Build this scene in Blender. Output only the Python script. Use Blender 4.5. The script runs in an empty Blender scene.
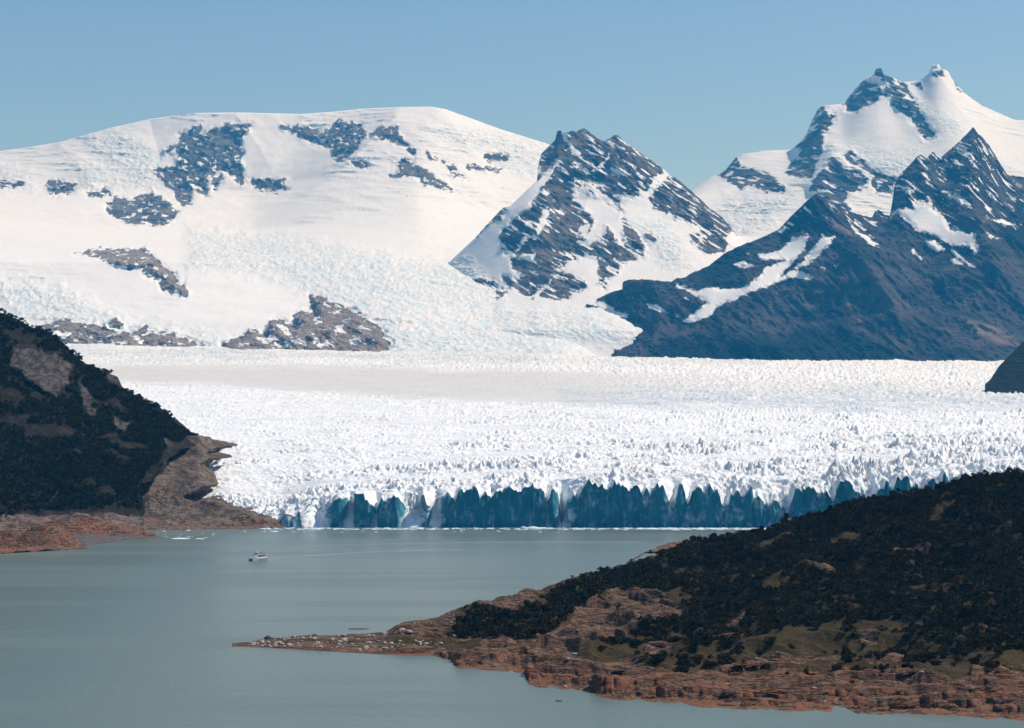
import bpy, bmesh, math, random
import numpy as np
from mathutils import Vector

random.seed(7); rng = np.random.default_rng(11)
F, H, HY = 1900.0, 200.0, 400.0          # focal length in pixels, camera height (m), pixel row of the horizon
C = bpy.context.scene.collection

# ------------------------------------------------------------------ noise
_G = np.array([[1,1,0],[-1,1,0],[1,-1,0],[-1,-1,0],[1,0,1],[-1,0,1],[1,0,-1],[-1,0,-1],
               [0,1,1],[0,-1,1],[0,1,-1],[0,-1,-1],[1,1,0],[-1,1,0],[0,-1,1],[0,-1,-1]], np.float32)
def perlin(x, y, z, seed=0):
    x, y, z = np.broadcast_arrays(x, y, z)
    xi, yi, zi = np.floor(x).astype(np.int64), np.floor(y).astype(np.int64), np.floor(z).astype(np.int64)
    xf, yf, zf = (x-xi).astype(np.float32), (y-yi).astype(np.float32), (z-zi).astype(np.float32)
    f = lambda t: t*t*t*(t*(t*6-15)+10)
    u, v, w = f(xf), f(yf), f(zf)
    def g(a, b, c):
        h = ((xi+a)*374761393 + (yi+b)*668265263 + (zi+c)*1274126177 + seed*974711) & 0xffffffff
        h = ((h ^ (h >> 13))*1274126177) & 0xffffffff
        k = _G[((h ^ (h >> 16)) & 15)]
        return k[..., 0]*(xf-a) + k[..., 1]*(yf-b) + k[..., 2]*(zf-c)
    l = lambda a, b, t: a + (b-a)*t
    return l(l(l(g(0,0,0), g(1,0,0), u), l(g(0,1,0), g(1,1,0), u), v),
             l(l(g(0,0,1), g(1,0,1), u), l(g(0,1,1), g(1,1,1), u), v), w)
def fbm(x, y, z, o=4, seed=0, gain=.5):
    s, a = 0, 1.0
    for k in range(o):
        s = s + a*perlin(x*2**k, y*2**k, z*2**k, seed+k*17); a *= gain
    return s
def ridged(x, y, z, o=4, seed=0, gain=.5):
    s, a = 0, 1.0
    for k in range(o):
        n = 1-np.abs(perlin(x*2**k, y*2**k, z*2**k, seed+k*17))*1.9
        s = s + a*n*n*np.sign(n); a *= gain
    return s
def sstep(a, b, x):
    t = np.clip((x-a)/(b-a), 0, 1); return t*t*(3-2*t)

# ------------------------------------------------------------------ outlines
def Z(x0, y0, s, pts): return [(x0+a/s, y0+b/s) for a, b in pts]
def sdpoly(px, py, polys, lim=12.0):
    """signed distance (pixels, + inside) to the union of the outlines"""
    out = np.full(px.shape, -lim, np.float32)
    for P in polys:
        P = np.array(P, float)
        m = (px > P[:,0].min()-lim) & (px < P[:,0].max()+lim) & (py > P[:,1].min()-lim) & (py < P[:,1].max()+lim)
        if not m.any(): continue
        x, y = px[m], py[m]
        d = np.full(x.shape, 1e9); ins = np.zeros(x.shape, bool)
        for (ax, ay), (bx, by) in zip(P, np.roll(P, -1, 0)):
            ex, ey = bx-ax, by-ay
            t = np.clip(((x-ax)*ex+(y-ay)*ey)/(ex*ex+ey*ey+1e-9), 0, 1)
            d = np.minimum(d, (x-ax-t*ex)**2+(y-ay-t*ey)**2)
            if by != ay:
                ins ^= ((ay > y) != (by > y)) & (x < (bx-ax)*(y-ay)/(by-ay)+ax)
        d = np.sqrt(d); d = np.where(ins, d, -d)
        out[m] = np.maximum(out[m], np.clip(d, -lim, lim))
    return out
def spur(px, py, pts, amp, wl, wr):
    """a rib (amp > 0) or gully (amp < 0) along a line; wl / wr are its half widths on either side"""
    P = np.array(pts, float); best = np.full(px.shape, 1e9); side = np.zeros(px.shape); run = np.zeros(px.shape); n = len(P)-1
    for i, ((ax, ay), (bx, by)) in enumerate(zip(P[:-1], P[1:])):
        ex, ey = bx-ax, by-ay
        t = np.clip(((px-ax)*ex+(py-ay)*ey)/(ex*ex+ey*ey), 0, 1)
        dx, dy = px-ax-t*ex, py-ay-t*ey
        d = np.hypot(dx, dy); m = d < best
        best = np.where(m, d, best); run = np.where(m, (i+t)/n, run); side = np.where(m, (ex*dy-ey*dx)/(math.hypot(ex, ey)*np.maximum(d, .3)), side)
    w = wr+(wl-wr)*np.clip(side*.5+.5, 0, 1)      # line runs downwards: side > 0 is its left in the picture
    return amp*np.clip(1-best/w, 0, 1)**1.8*(1-sstep(.45, 1, run))

# ------------------------------------------------------------------ mesh building
def tag(o, label=None, cat=None, group=None, kind=None):
    for k, v in (('label', label), ('category', cat), ('group', group), ('kind', kind)):
        if v: o[k] = v
    return o
def link(name, me, mat=None, parent=None, loc=(0,0,0)):
    o = bpy.data.objects.new(name, me); C.objects.link(o); o.location = loc
    if mat: me.materials.append(mat)
    if parent: o.parent = parent
    return o
def mesh_np(name, V, Fc, smooth=True, attrs=None):
    me = bpy.data.meshes.new(name); V = np.asarray(V, np.float32).reshape(-1, 3); Fc = np.asarray(Fc, np.int32)
    n, k = Fc.shape
    me.vertices.add(len(V)); me.vertices.foreach_set('co', V.ravel())
    me.loops.add(n*k); me.loops.foreach_set('vertex_index', Fc.ravel())
    me.polygons.add(n); me.polygons.foreach_set('loop_start', np.arange(0, n*k, k, dtype=np.int32))
    me.polygons.foreach_set('use_smooth', np.full(n, smooth))
    me.update(calc_edges=True)
    for a, v in (attrs or {}).items():
        me.attributes.new(a, 'FLOAT', 'POINT').data.foreach_set('value', np.asarray(v, np.float32).ravel())
    return me
def grid_mesh(name, P, attrs=None, keep=None, smooth=True):
    R, K = P.shape[:2]; i = np.arange(R*K).reshape(R, K)
    Q = np.stack([i[:-1,:-1], i[:-1,1:], i[1:,1:], i[1:,:-1]], -1)
    Q = Q[keep] if keep is not None else Q.reshape(-1, 4)
    return mesh_np(name, P, Q, smooth, attrs)
def to_world(px, py, Y): return np.stack([(px-512)/F*Y, Y, H-(py-HY)/F*Y], -1)

def relief(x0, x1, dx, levels, dy=1.0, back=(14, 2500.0, 0.0), rowcount=None, ease=3, smooth=0):
    """rows of terrain between level lines [(column, row, distance) ...], front to back, then a far side that falls away"""
    cx = np.arange(x0, x1+dx, dx); pys, Ys = [], []
    L = [(np.interp(cx, [p[0] for p in l], [p[1] for p in l]), np.interp(cx, [p[0] for p in l], [p[2] for p in l])) for l in levels]
    for k in range(len(L)-1):
        n = rowcount[k] if rowcount and rowcount[k] else max(3, int(np.abs(L[k+1][0]-L[k][0]).max()/dy))
        for t in np.arange(n)/n:
            pys.append(L[k][0]*(1-t)+L[k+1][0]*t); Ys.append(L[k][1]*(1-t)+L[k+1][1]*t)
    pys.append(L[-1][0]); Ys.append(L[-1][1])
    py, Y = np.array(pys), np.array(Ys); px = np.broadcast_to(cx, py.shape).copy()
    front = len(pys)
    if smooth:                                             # distance follows softened level lines, so that a jagged crest leaves no creases below it
        k = np.exp(-np.linspace(-2, 2, 2*smooth+1)**2); k /= k.sum(); sm = lambda a: np.convolve(np.pad(a, smooth, mode='edge'), k, 'valid')
        SP, SY = np.array([sm(l[0]) for l in L]), np.array([sm(l[1]) for l in L])
        for c in range(len(cx)):
            q = -SP[:, c]; o = np.maximum.accumulate(q+np.arange(len(q))*1e-3); yy = np.interp(-py[:, c], o, SY[:, c])
            g = (SY[-1, c]-SY[-2, c])/max(6, o[-1]-o[-2]); over = np.maximum(0, -py[:, c]-o[-1]); Y[:, c] = yy+over*min(g, 14)
    for _ in range(ease):                                  # soften the creases along the level lines
        Y[1:-1] = (Y[:-2]+2*Y[1:-1]+Y[2:])/4
    return px, py, Y, front, back
def with_back(P, px, py, front, back):
    n, depth, zend = back
    if not n: return P, px, py
    top = P[-1]; rows = []; depth = np.minimum(depth, np.maximum(6, 3.2*(top[:,2]-zend)))
    for k in range(1, n+1):
        t = (k/n)**1.3; q = top.copy(); q[:,1] += depth*t; q[:,0] *= 1+depth*t/top[:,1]
        q[:,2] = top[:,2]*(1-t)+zend*t
        q[:,2] += 40*t*(1-t)*4*perlin(q[:,0]/600, q[:,1]/600, 0*q[:,0], 3)*np.minimum(1, depth/1500)**2
        rows.append(q)
    P = np.concatenate([P, np.array(rows)])
    return P, np.concatenate([px, np.repeat(px[-1:], n, 0)]), np.concatenate([py, np.repeat(py[-1:], n, 0)])

# ------------------------------------------------------------------ node helper
class NT:
    def __init__(s, name):
        s.m = bpy.data.materials.new(name); s.m.use_nodes = True; s.t = s.m.node_tree; s.n = s.t.nodes; s.n.clear()
        s.out = s.n.new('ShaderNodeOutputMaterial')
    def new(s, typ, ins=None, **kw):
        n = s.n.new(typ)
        for k, v in kw.items(): setattr(n, k, v)
        for k, v in (ins or {}).items(): s.put(n.inputs[k], v)
        return n
    def put(s, sock, v):
        if isinstance(v, bpy.types.NodeSocket): s.t.links.new(v, sock)
        elif isinstance(v, (tuple, list)) and len(v) == 3 and sock.type == 'RGBA': sock.default_value = (*v, 1)
        else: sock.default_value = v
    def co(s, scale=(1,1,1), rot=(0,0,0)):
        if not hasattr(s, '_g'): s._g = s.new('ShaderNodeNewGeometry')
        return s.new('ShaderNodeMapping', {'Vector': s._g.outputs['Position'], 'Scale': scale, 'Rotation': rot}).outputs[0]
    def noise(s, scale, detail=6, rough=.6, vec=None, **kw):
        return s.new('ShaderNodeTexNoise', {'Vector': vec if vec is not None else s.co(), 'Scale': scale, 'Detail': detail, 'Roughness': rough}, **kw).outputs['Fac']
    def attr(s, name): return s.new('ShaderNodeAttribute', attribute_name=name).outputs['Fac']
    def math(s, op, a, b=0.0, c=None, clamp=False):
        n = s.new('ShaderNodeMath', operation=op, use_clamp=clamp); s.put(n.inputs[0], a); s.put(n.inputs[1], b)
        if c is not None: s.put(n.inputs[2], c)
        return n.outputs[0]
    def ramp(s, v, a, b, lo=0.0, hi=1.0):
        return s.new('ShaderNodeMapRange', {'Value': v, 'From Min': a, 'From Max': b, 'To Min': lo, 'To Max': hi}, interpolation_type='SMOOTHSTEP').outputs[0]
    def mix(s, f, a, b):
        n = s.new('ShaderNodeMix', data_type='RGBA'); s.put(n.inputs[0], f); s.put(n.inputs[6], a); s.put(n.inputs[7], b)
        return n.outputs[2]
    def bump(s, h, dist, strength=1.0, normal=None):
        ins = {'Height': h, 'Distance': dist, 'Strength': strength}
        if normal is not None: ins['Normal'] = normal
        return s.new('ShaderNodeBump', ins).outputs[0]
    def bsdf(s, col, rough=.9, normal=None, spec=.2, **kw):
        ins = {'Base Color': col, 'Roughness': rough, 'Specular IOR Level': spec}
        if normal is not None: ins['Normal'] = normal
        ins.update(kw)
        b = s.new('ShaderNodeBsdfPrincipled', ins); s.t.links.new(b.outputs[0], s.out.inputs[0]); return s.m

def plain(name, col, rough=.6, spec=.4, var=.15, scale=1.5):
    t = NT(name); n = t.noise(scale, 3)
    c2 = tuple(x*(1-var) for x in col)
    return t.bsdf(t.mix(n, c2, col), rough, spec=spec)

SNOW, ICEC = (.85, .86, .87), (.55, .74, .84)
def mountain_mat(name, dark=(.055,.055,.06), light=(.16,.14,.135), tint=(.30,.24,.20), rot=0.0, k=1/2.0, bumpk=1.0):
    t = NT(name)
    a = t.attr('rock'); n1 = t.noise(.012*k, 8, .65); n2 = t.noise(.05*k, 5, .7)
    s = t.math('ADD', a, t.math('MULTIPLY', t.math('SUBTRACT', n1, .5), 8.0))
    s = t.math('ADD', s, t.math('MULTIPLY', t.math('SUBTRACT', n2, .5), 7.0))
    m = t.ramp(s, -.5, .7)
    streak = t.noise(1, 8, .7, vec=t.co((.006*k, .004*k, .02*k), (0, rot, 0)))
    r = t.mix(t.ramp(t.math('ADD', t.math('MULTIPLY', streak, .4), t.math('MULTIPLY', t.noise(.0022, 8, .68), .6)), .40, .60), dark, light)
    r = t.mix(t.attr('tint'), r, t.mix(t.ramp(n1, .35, .65), tuple(x*.6 for x in tint), tint))
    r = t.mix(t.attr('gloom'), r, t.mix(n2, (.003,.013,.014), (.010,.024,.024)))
    ni = t.noise(1, 7, .7, vec=t.co((.02*k,.008*k,.03*k)))
    ic = t.math('MULTIPLY', t.ramp(ni, .44, .66), t.math('MULTIPLY', t.attr('ice'), .85))
    sn = t.mix(ic, t.mix(t.noise(.002, 4), (.80,.82,.845), SNOW), ICEC)
    h = t.math('ADD', t.math('MULTIPLY', n1, 1.0), t.math('MULTIPLY', n2, .5))
    hb = t.math('MULTIPLY', h, t.math('ADD', t.math('ADD', t.math('MULTIPLY', m, 1.0), .06), t.math('MULTIPLY', t.attr('ice'), .35)))
    hb = t.math('ADD', hb, t.math('MULTIPLY', t.math('MULTIPLY', streak, m), 1.2))
    nb = t.bump(hb, 75.0*bumpk)
    return t.bsdf(t.mix(m, sn, r), .85, nb, spec=.1)

# ================================================================== MOUNTAINS
def strata(P, ang, s1, s2, seed, o=4):
    u = P[...,0]*math.cos(ang)-P[...,2]*math.sin(ang); v = P[...,0]*math.sin(ang)+P[...,2]*math.cos(ang)
    return fbm(u/s1, v/s2, P[...,1]/s1*.3, o, seed)
KM = 2.0                                  # the far range stands this much farther than its level lines say
def mountain(name, label, x0, x1, dx, levels, rock, snow, mat, spurs=(), specks=(0, 0, 60, 15), tint=(), gloom=(), ice=(), rough=1.0,
             base_rock=None, snowamp=14.0, back=(14, 2500.0, 0.0), dy=1.0, ease=3, bulge=(), smooth=22, iceamp=9, cap=12.0, ragged=2.6, high=None, folds=0):
    px, py, Y, front, back = relief(x0, x1, dx, levels, dy, back, ease=ease, smooth=smooth)
    back = (back[0], back[1]*KM, back[2])
    for s in spurs:
        Y -= spur(px, py, *s)
    for B, amp in bulge:
        Y -= amp*sstep(-2, 9, sdpoly(px, py, B))
    sd = sdpoly(px, py, rock) if base_rock is None else np.full(px.shape, 12.0, np.float32)
    if snow: sd = np.minimum(sd, -sdpoly(px, py, snow))
    sd = sd + ragged*fbm(px/7, py/6, 0*px, 3, 13)*(np.abs(sd) < 11)
    P = to_world(px, py, Y)
    w = sstep(-5, 3, sd); sd = np.minimum(sd, cap)
    X_, Y_, Z_ = P[...,0], P[...,1], P[...,2]
    amp, thr, s1, s2 = specks
    u, v = X_*math.cos(thr)-Z_*math.sin(thr), X_*math.sin(thr)+Z_*math.cos(thr)
    big = rough*w*(75*(ridged(X_/420, Y_/800, Z_/700, 2, 5)-.8) + 30*(ridged(X_/140, Y_/300, Z_/260, 4, 10)-.8) + 22*(ridged(u/330, Y_/500, v/75, 5, 9, .58)-.8))
    big += snowamp*(2.4*fbm(X_/700, Y_/700, Z_/500, 3, 31) + .5*fbm(X_/120, Y_/160, Z_/120, 3, 41))
    if folds: big += folds*(1-w)*(ridged(X_/520+Z_/300, 0*X_, Z_/85, 4, 47, .55)-.8)*sstep(.0, .3, fbm(X_/900, Y_/1500, Z_/500, 2, 48)+.15)
    P = to_world(px, py, Y-big)
    iw = sstep(-12, 12, sdpoly(px, py, ice, 20)+6*fbm(px/14, py/9, 0*px, 3, 8)) if ice else 0*sd
    d = rough*w*(9*(ridged(u/110, Y_/90, v/24, 3, 21, .6)-.8)) + iw*(1-w)*iceamp*(ridged(X_/60, Y_/60, Z_/30, 3, 51)-.7)
    P[...,1] -= .6*d; P[...,2] += .5*d
    P *= KM; P[...,2] -= H*(KM-1)
    if amp:
        st = strata(P/KM, thr, s1, s2, 61)
        sd = sd - amp*sstep(.10, .5, st)*sstep(-1, 2, sd)*(1 if high is None else sstep(high[0], high[1], py-.0*px)*1.0)
    P, px2, py2 = with_back(P, px, py, front, back)
    pad = lambda a: np.concatenate([a, np.repeat(a[-1:], back[0], 0)])
    at = dict(rock=pad(sd), ice=pad(iw))
    at['tint'] = pad(sstep(-2, 3, sdpoly(px, py, tint))) if tint else np.zeros(pad(sd).shape)
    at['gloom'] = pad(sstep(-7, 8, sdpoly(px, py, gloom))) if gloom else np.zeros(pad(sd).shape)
    o = link(name, grid_mesh(name, P, at), mat)
    tag(o, label, 'mountain', kind='structure'); return P, px2, py2

A1 = lambda p: Z(0, 90, 3.413, p); A2 = lambda p: Z(250, 90, 3.413, p); A3 = lambda p: Z(140, 100, 5.39, p)
A7 = lambda p: Z(0, 240, 3.413, p); A8 = lambda p: Z(250, 260, 2.926, p)
nunatak = [A1([(260,560),(340,540),(400,545),(490,543),(550,590),(600,640),(650,690),(630,705),(550,680),(550,650),(490,630),(500,600),(450,610),(370,590),(340,570)])]
out1 = [A7([(120,300),(150,290),(210,270),(270,285),(350,290),(390,270),(430,280),(420,295),(370,300),(440,320),(500,290),(505,310),(470,335),(550,310),(620,330),(690,362),(690,400),(120,400)])]
out2 = [A8([(-80,262),(-80,235),(-30,228),(0,205),(40,215),(55,180),(85,170),(125,190),(130,160),(150,150),(185,160),(175,100),(240,125),(320,155),(350,185),(390,200),(390,225),(412,240),(398,262),(400,310),(-80,310)])]
rockA = [A3([(130,270),(225,230),(220,185),(290,150),(330,130),(315,190),(380,160),(440,140),(500,125),(590,130),(595,160),(540,200),(550,290),(550,400),(565,450),(550,465),(500,410),(430,375),(440,440),(400,480),(380,380),(350,440),(370,520),(310,500),(290,450),(280,560),(225,570),(180,500),(120,430),(80,410),(80,370),(130,360),(190,360),(210,300),(190,260),(140,280)]),
  A3([(590,430),(680,420),(780,430),(800,480),(740,490),(660,495),(590,450)]),
  A1([(365,390),(400,365),(450,375),(520,350),(560,370),(605,415),(600,440),(560,460),(440,458),(365,415)]),
  A1([(160,310),(190,310),(260,320),(250,345),(190,360),(160,340)]), A1([(295,350),(370,335),(375,360),(300,365)]), A1([(0,310),(75,315),(70,330),(0,335)]),
  A2([(105,125),(150,125),(200,120),(250,150),(300,105),(350,110),(380,120),(400,150),(360,210),(300,255),(270,200),(200,175),(140,140)]),
  A2([(410,150),(430,130),(500,125),(510,160),(570,210),(560,222),(520,190),(490,180),(450,170)]),
  A2([(480,250),(540,240),(580,260),(640,300),(700,345),(650,340),(600,320),(560,290),(500,300),(480,290),(520,270)]),
  A2([(350,245),(400,240),(400,265),(350,255)]), A2([(800,220),(870,220),(880,240),(810,245)]), A2([(650,240),(700,260),(730,300),(700,290),(660,250)]),
  A2([(740,255),(860,270),(850,280),(740,270)]), A2([(605,210),(640,240),(610,235)])] + nunatak + out1 + out2
snowA = [A7([(190,313),(240,318),(242,332),(195,330)]), A7([(350,283),(395,292),(380,300)]), A7([(425,320),(445,322),(440,332)])]
iceA = [A1([(300,150),(420,140),(520,200),(560,260),(520,340),(380,330),(280,310),(270,260),(380,260)]), A1([(0,260),(100,270),(110,330),(0,330)]),
  A2([(600,130),(780,140),(1000,200),(1000,240),(860,220),(700,190)]), A1([(0,640),(200,690),(300,730),(360,800),(0,800)]),
  A2([(-200,480),(100,500),(400,550),(600,590),(780,570),(900,700),(1200,900),(400,900),(250,720),(100,640),(-200,600)]),
  A8([(340,150),(520,170),(700,150),(920,170),(1050,240),(1060,300),(430,310),(400,230)]), A7([(60,150),(240,170),(330,230),(420,270),(560,300),(760,340),(740,370),(600,325),(440,290),(300,280),(60,250)]),
  A2([(820,130),(1000,200),(1000,300),(850,260)])]
ridgeA = [(-160,168),(-60,155),(0,151),(30,147),(60,142),(110,128),(150,119),(195,113),(240,112.5),(300,114),(330,112),(360,109),(400,107),(430,106.5),(445,109),(470,118),(500,129),(545,143),(600,165),(700,200)]
Pa = mountain('ice_cap_mountain', 'broad rounded snow-covered mountain on the left with rock cliff bands under its flat white top', -150, 700, 1.0, [
  [(-160,372,8300),(580,372,8300),(640,372,9400),(700,372,9600)], [(-160,346,8650),(570,356,8750),(630,356,9700),(700,356,9900)], [(-160,318,9100),(240,322,9100),(400,318,9300),(470,318,9600),(560,318,9900),(700,312,11500)],
  [(-160,262,10200),(200,262,10300),(400,262,10800),(470,262,11050),(560,262,11600),(700,262,12600)],
  [(-160,212,12500),(100,226,12600),(250,230,12800),(330,222,12700),(420,205,13000),(540,215,13600),(700,230,13700)],
  [(-160,190,13900),(100,190,14000),(250,190,14100),(420,160,14100),(540,175,14400),(700,215,14500)],
  [(a, b, 15200) for a, b in ridgeA]], rockA, snowA, mountain_mat('snow_mountain_surface', (.075,.078,.088), (.25,.225,.215), (.46,.37,.31)),
  spurs=[([(395,118),(372,140),(345,166),(300,200),(252,232)][::1], 300, 45, 150), ([(445,110),(470,150),(500,190)], 60, 70, 70), ([(60,144),(90,180),(110,210)], 80, 55, 70), ([(235,113),(262,150),(280,190)], 60, 60, 50), ([(150,120),(160,160),(150,200)], -60, 45, 45)],
  specks=(3, .5, 60, 30), cap=1.5, ragged=3.2, folds=22, tint=nunatak+out1+out2, ice=iceA, bulge=[(nunatak, 90), (out1, 130), (out2, 190)], snowamp=15)

B3 = lambda p: Z(450, 110, 3.413, p)
rockB = [B3([(300,240),(300,200),(310,150),(345,120),(360,60),(455,56),(520,95),(570,78),(680,160),(735,210),(700,235),(670,270),(650,290),(610,300),(560,292),(590,350),(560,330),(450,262),(425,265),(420,310),(470,345),(490,385),(460,430),(470,470),(520,430),(540,400),(560,440),(600,470),(660,490),(665,500),(590,520),(570,560),(530,575),(530,610),(510,600),(505,500),(470,485),(400,520),(360,545),(400,560),(460,580),(465,605),(400,640),(370,650),(310,630),(345,580),(280,640),(230,620),(190,590),(180,565),(240,580),(210,530),(210,505),(280,510),(290,495),(190,490),(165,430),(200,390),(270,340),(300,290),(370,190),(375,165)]),
  B3([(680,300),(720,255),(745,235),(770,222),(820,265),(880,320),(975,400),(960,420),(930,430),(900,400),(945,460),(940,485),(870,490),(850,465),(870,430),(850,400),(790,370),(750,355),(700,335)]),
  B3([(820,425),(850,420),(850,450),(825,458)]), B3([(665,425),(710,430),(705,450),(670,440)]), B3([(590,370),(640,420),(665,480),(600,470)]),
  B3([(80,580),(100,575),(180,595),(200,625),(170,630),(80,605)]), B3([(115,630),(165,640),(150,650)]), B3([(85,435),(110,400),(150,365),(185,325),(195,345),(170,375),(140,385)])]
snowB = [B3(p) for p in ([(425,168),(485,215),(470,224),(415,180)], [(480,212),(545,150),(552,162),(490,222)], [(550,188),(592,220),(580,230),(543,205)], [(430,240),(475,240),(590,340),(570,348),(480,275)],
  [(296,425),(310,350),(352,315),(335,370),(308,428)], [(440,390),(482,385),(472,450),(445,432)], [(220,487),(262,428),(268,436),(230,484)], [(380,80),(400,80),(392,110)], [(500,420),(530,400),(520,430),(480,465)], [(390,90),(420,120),(450,165),(440,160),(400,115)])]
mountain('pointed_rock_mountain', 'steep dark rocky peak in the middle distance with snow gullies and a white ramp on its left edge', 425, 790, .8, [
  [(425,372,9200),(480,372,9100),(540,372,9000),(790,372,9300)], [(425,330,9500),(480,330,9380),(540,330,9320),(790,330,9600)], [(425,290,10700),(480,290,10500),(540,290,10250),(600,285,10200),(790,290,10500)],
  [(a, b, c) for (a, b), c in zip(B3([(-85,560),(0,520),(90,440),(180,365),(250,320),(300,290),(400,300),(500,310),(600,320),(760,350),(900,430),(1000,480),(1100,520)]), [11000,10950,10950,11000,11050,11100]+[11250]*5+[11100]*2)],
  [(a, b, c) for (a, b), c in zip(B3([(-85,550),(0,516),(90,432),(150,365),(182,333),(205,328),(297,240),(300,195),(310,150),(335,125),(358,105),(366,72),(372,66),(384,78),(400,77),(415,70),(432,74),(445,65),(458,64),(475,75),(500,95),(520,104),(545,98),(556,88),(572,86),(600,110),(640,140),(680,168),(718,192),(740,213),(755,226),(768,228),(800,258),(822,275),(880,328),(930,365),(950,388),(975,430),(1000,465),(1100,515)]), [11050,11020,11020,11050,11080,11100,11300,11450]+[11750]*25+[11500]*5)]],
  rockB, snowB, mountain_mat('dark_peak_surface', (.035,.04,.05), (.24,.205,.185), rot=.6, bumpk=1.0), ease=2,
  spurs=[([(560,131),(558,160),(538,195),(505,225),(470,262)], 80, 50, 70), ([(600,140),(596,175),(575,235)], 60, 30, 40), ([(617,137),(640,180),(600,250)], 90, 40, 50), ([(672,176),(700,230),(720,262)], 90, 30, 30),
         ([(560,250),(600,262),(598,300)], -60, 20, 20)],
  specks=(7, .62, 110, 20), cap=3.0, rough=.75, snowamp=7, dy=.85, back=(12, 1500.0, 0.0), ice=[B3([(640,390),(730,380),(800,470),(840,540),(740,540),(660,450)]), B3([(0,520),(60,520),(220,700),(480,690),(700,800),(-60,800)])],
  tint=[B3([(250,660),(400,655),(460,690),(300,700)])])

C4 = lambda p: Z(724, 50, 3.413, p); C8 = lambda p: Z(780, 60, 4.55, p)
rockC = [C8(p) for p in ([(125,345),(150,280),(185,205),(245,245),(235,290),(200,340),(190,400),(180,450),(160,470),(150,540),(60,530),(30,510),(50,460),(90,440),(90,400),(50,395),(95,355)],
  [(290,200),(300,175),(340,140),(380,90),(440,105),(470,150),(440,190),(380,210),(350,240),(310,225)], [(425,70),(430,30),(475,30),(482,70),(545,90),(585,140),(620,190),(640,240),(680,310),(718,350),(690,362),(645,362),(640,330),(600,270),(560,240),(510,200),(510,160),(470,155),(480,120),(495,100),(460,88)],
  [(688,68),(708,32),(748,70),(715,75)], [(600,110),(640,100),(645,125),(610,120)], [(795,100),(835,150),(810,130)],
  [(140,600),(150,545),(185,510),(235,448),(285,470),(295,500),(330,500),(370,510),(400,560),(350,600),(310,590),(300,650),(380,760),(150,760),(180,620)],
  [(285,432),(325,410),(400,478),(470,520),(530,545),(500,600),(440,600),(410,560),(430,530),(390,498),(330,470)], [(0,570),(20,575),(25,600),(0,605)])] + [
  C4([(-20,430),(0,405),(40,362),(60,400),(110,410),(170,430),(200,465),(205,485),(160,490),(100,460),(60,470),(0,440)]), C4([(0,590),(20,600),(30,625),(0,640)])]
snowC = [C8(p) for p in ([(325,157),(372,142),(365,160)], [(200,215),(245,225),(250,250),(225,255)], [(440,560),(470,580),(440,590)])]
ridgeC = C4([(-200,520),(-120,490),(-60,440),(0,415),(40,368),(60,355),(120,348),(125,344),(230,340),(262,312),(282,285),(292,262),(300,236),(322,200),(340,189),(370,187),(412,184),(422,165),(450,130),(478,100),(492,90),(512,84),(517,66),(527,61),(537,61),(545,84),(570,93),(610,110),(660,105),(698,82),(708,58),(714,49),(721,55),(732,48),(742,66),(757,68),(766,74),(778,99),(800,125),(832,156),(880,190),(990,238),(1024,240),(1200,300),(1500,420)])
mountain('snowy_summit_mountain', 'highest snow-covered mountain on the right with a small dark horn and rocky ribs', 655, 1160, .9, [
  [(655,330,11500),(1160,360,11500)], [(655,270,12000),(800,240,12300),(1160,330,12300)], [(655,225,13000),(740,215,13200),(850,215,12900),(1160,290,13000)],
  [(655,205,13500),(740,190,13800),(850,165,13700),(900,160,13700),(960,145,13900),(1160,230,13900)], [(a, b, 14800) for a, b in ridgeC]],
  rockC, snowC, mountain_mat('summit_surface', (.05,.05,.06), (.17,.15,.14)), ease=2, dy=.9,
  spurs=[([(885,72),(905,98),(930,135)], 120, 25, 20), ([(830,105),(812,140),(800,180)], 150, 20, 60), ([(935,66),(960,110),(1000,150)], 120, 70, 60), ([(832,158),(815,185),(817,200)], 160, 14, 40)],
  specks=(4, .5, 90, 35), cap=2.0, folds=16, rough=.8, snowamp=8, ice=[C8([(190,390),(320,390),(480,430),(620,420),(600,500),(520,530),(430,480),(320,400),(230,440)]), C8([(600,200),(700,230),(819,290),(819,330),(720,320),(640,260)]), C4([(0,500),(240,500),(100,680),(0,680)])])

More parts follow.
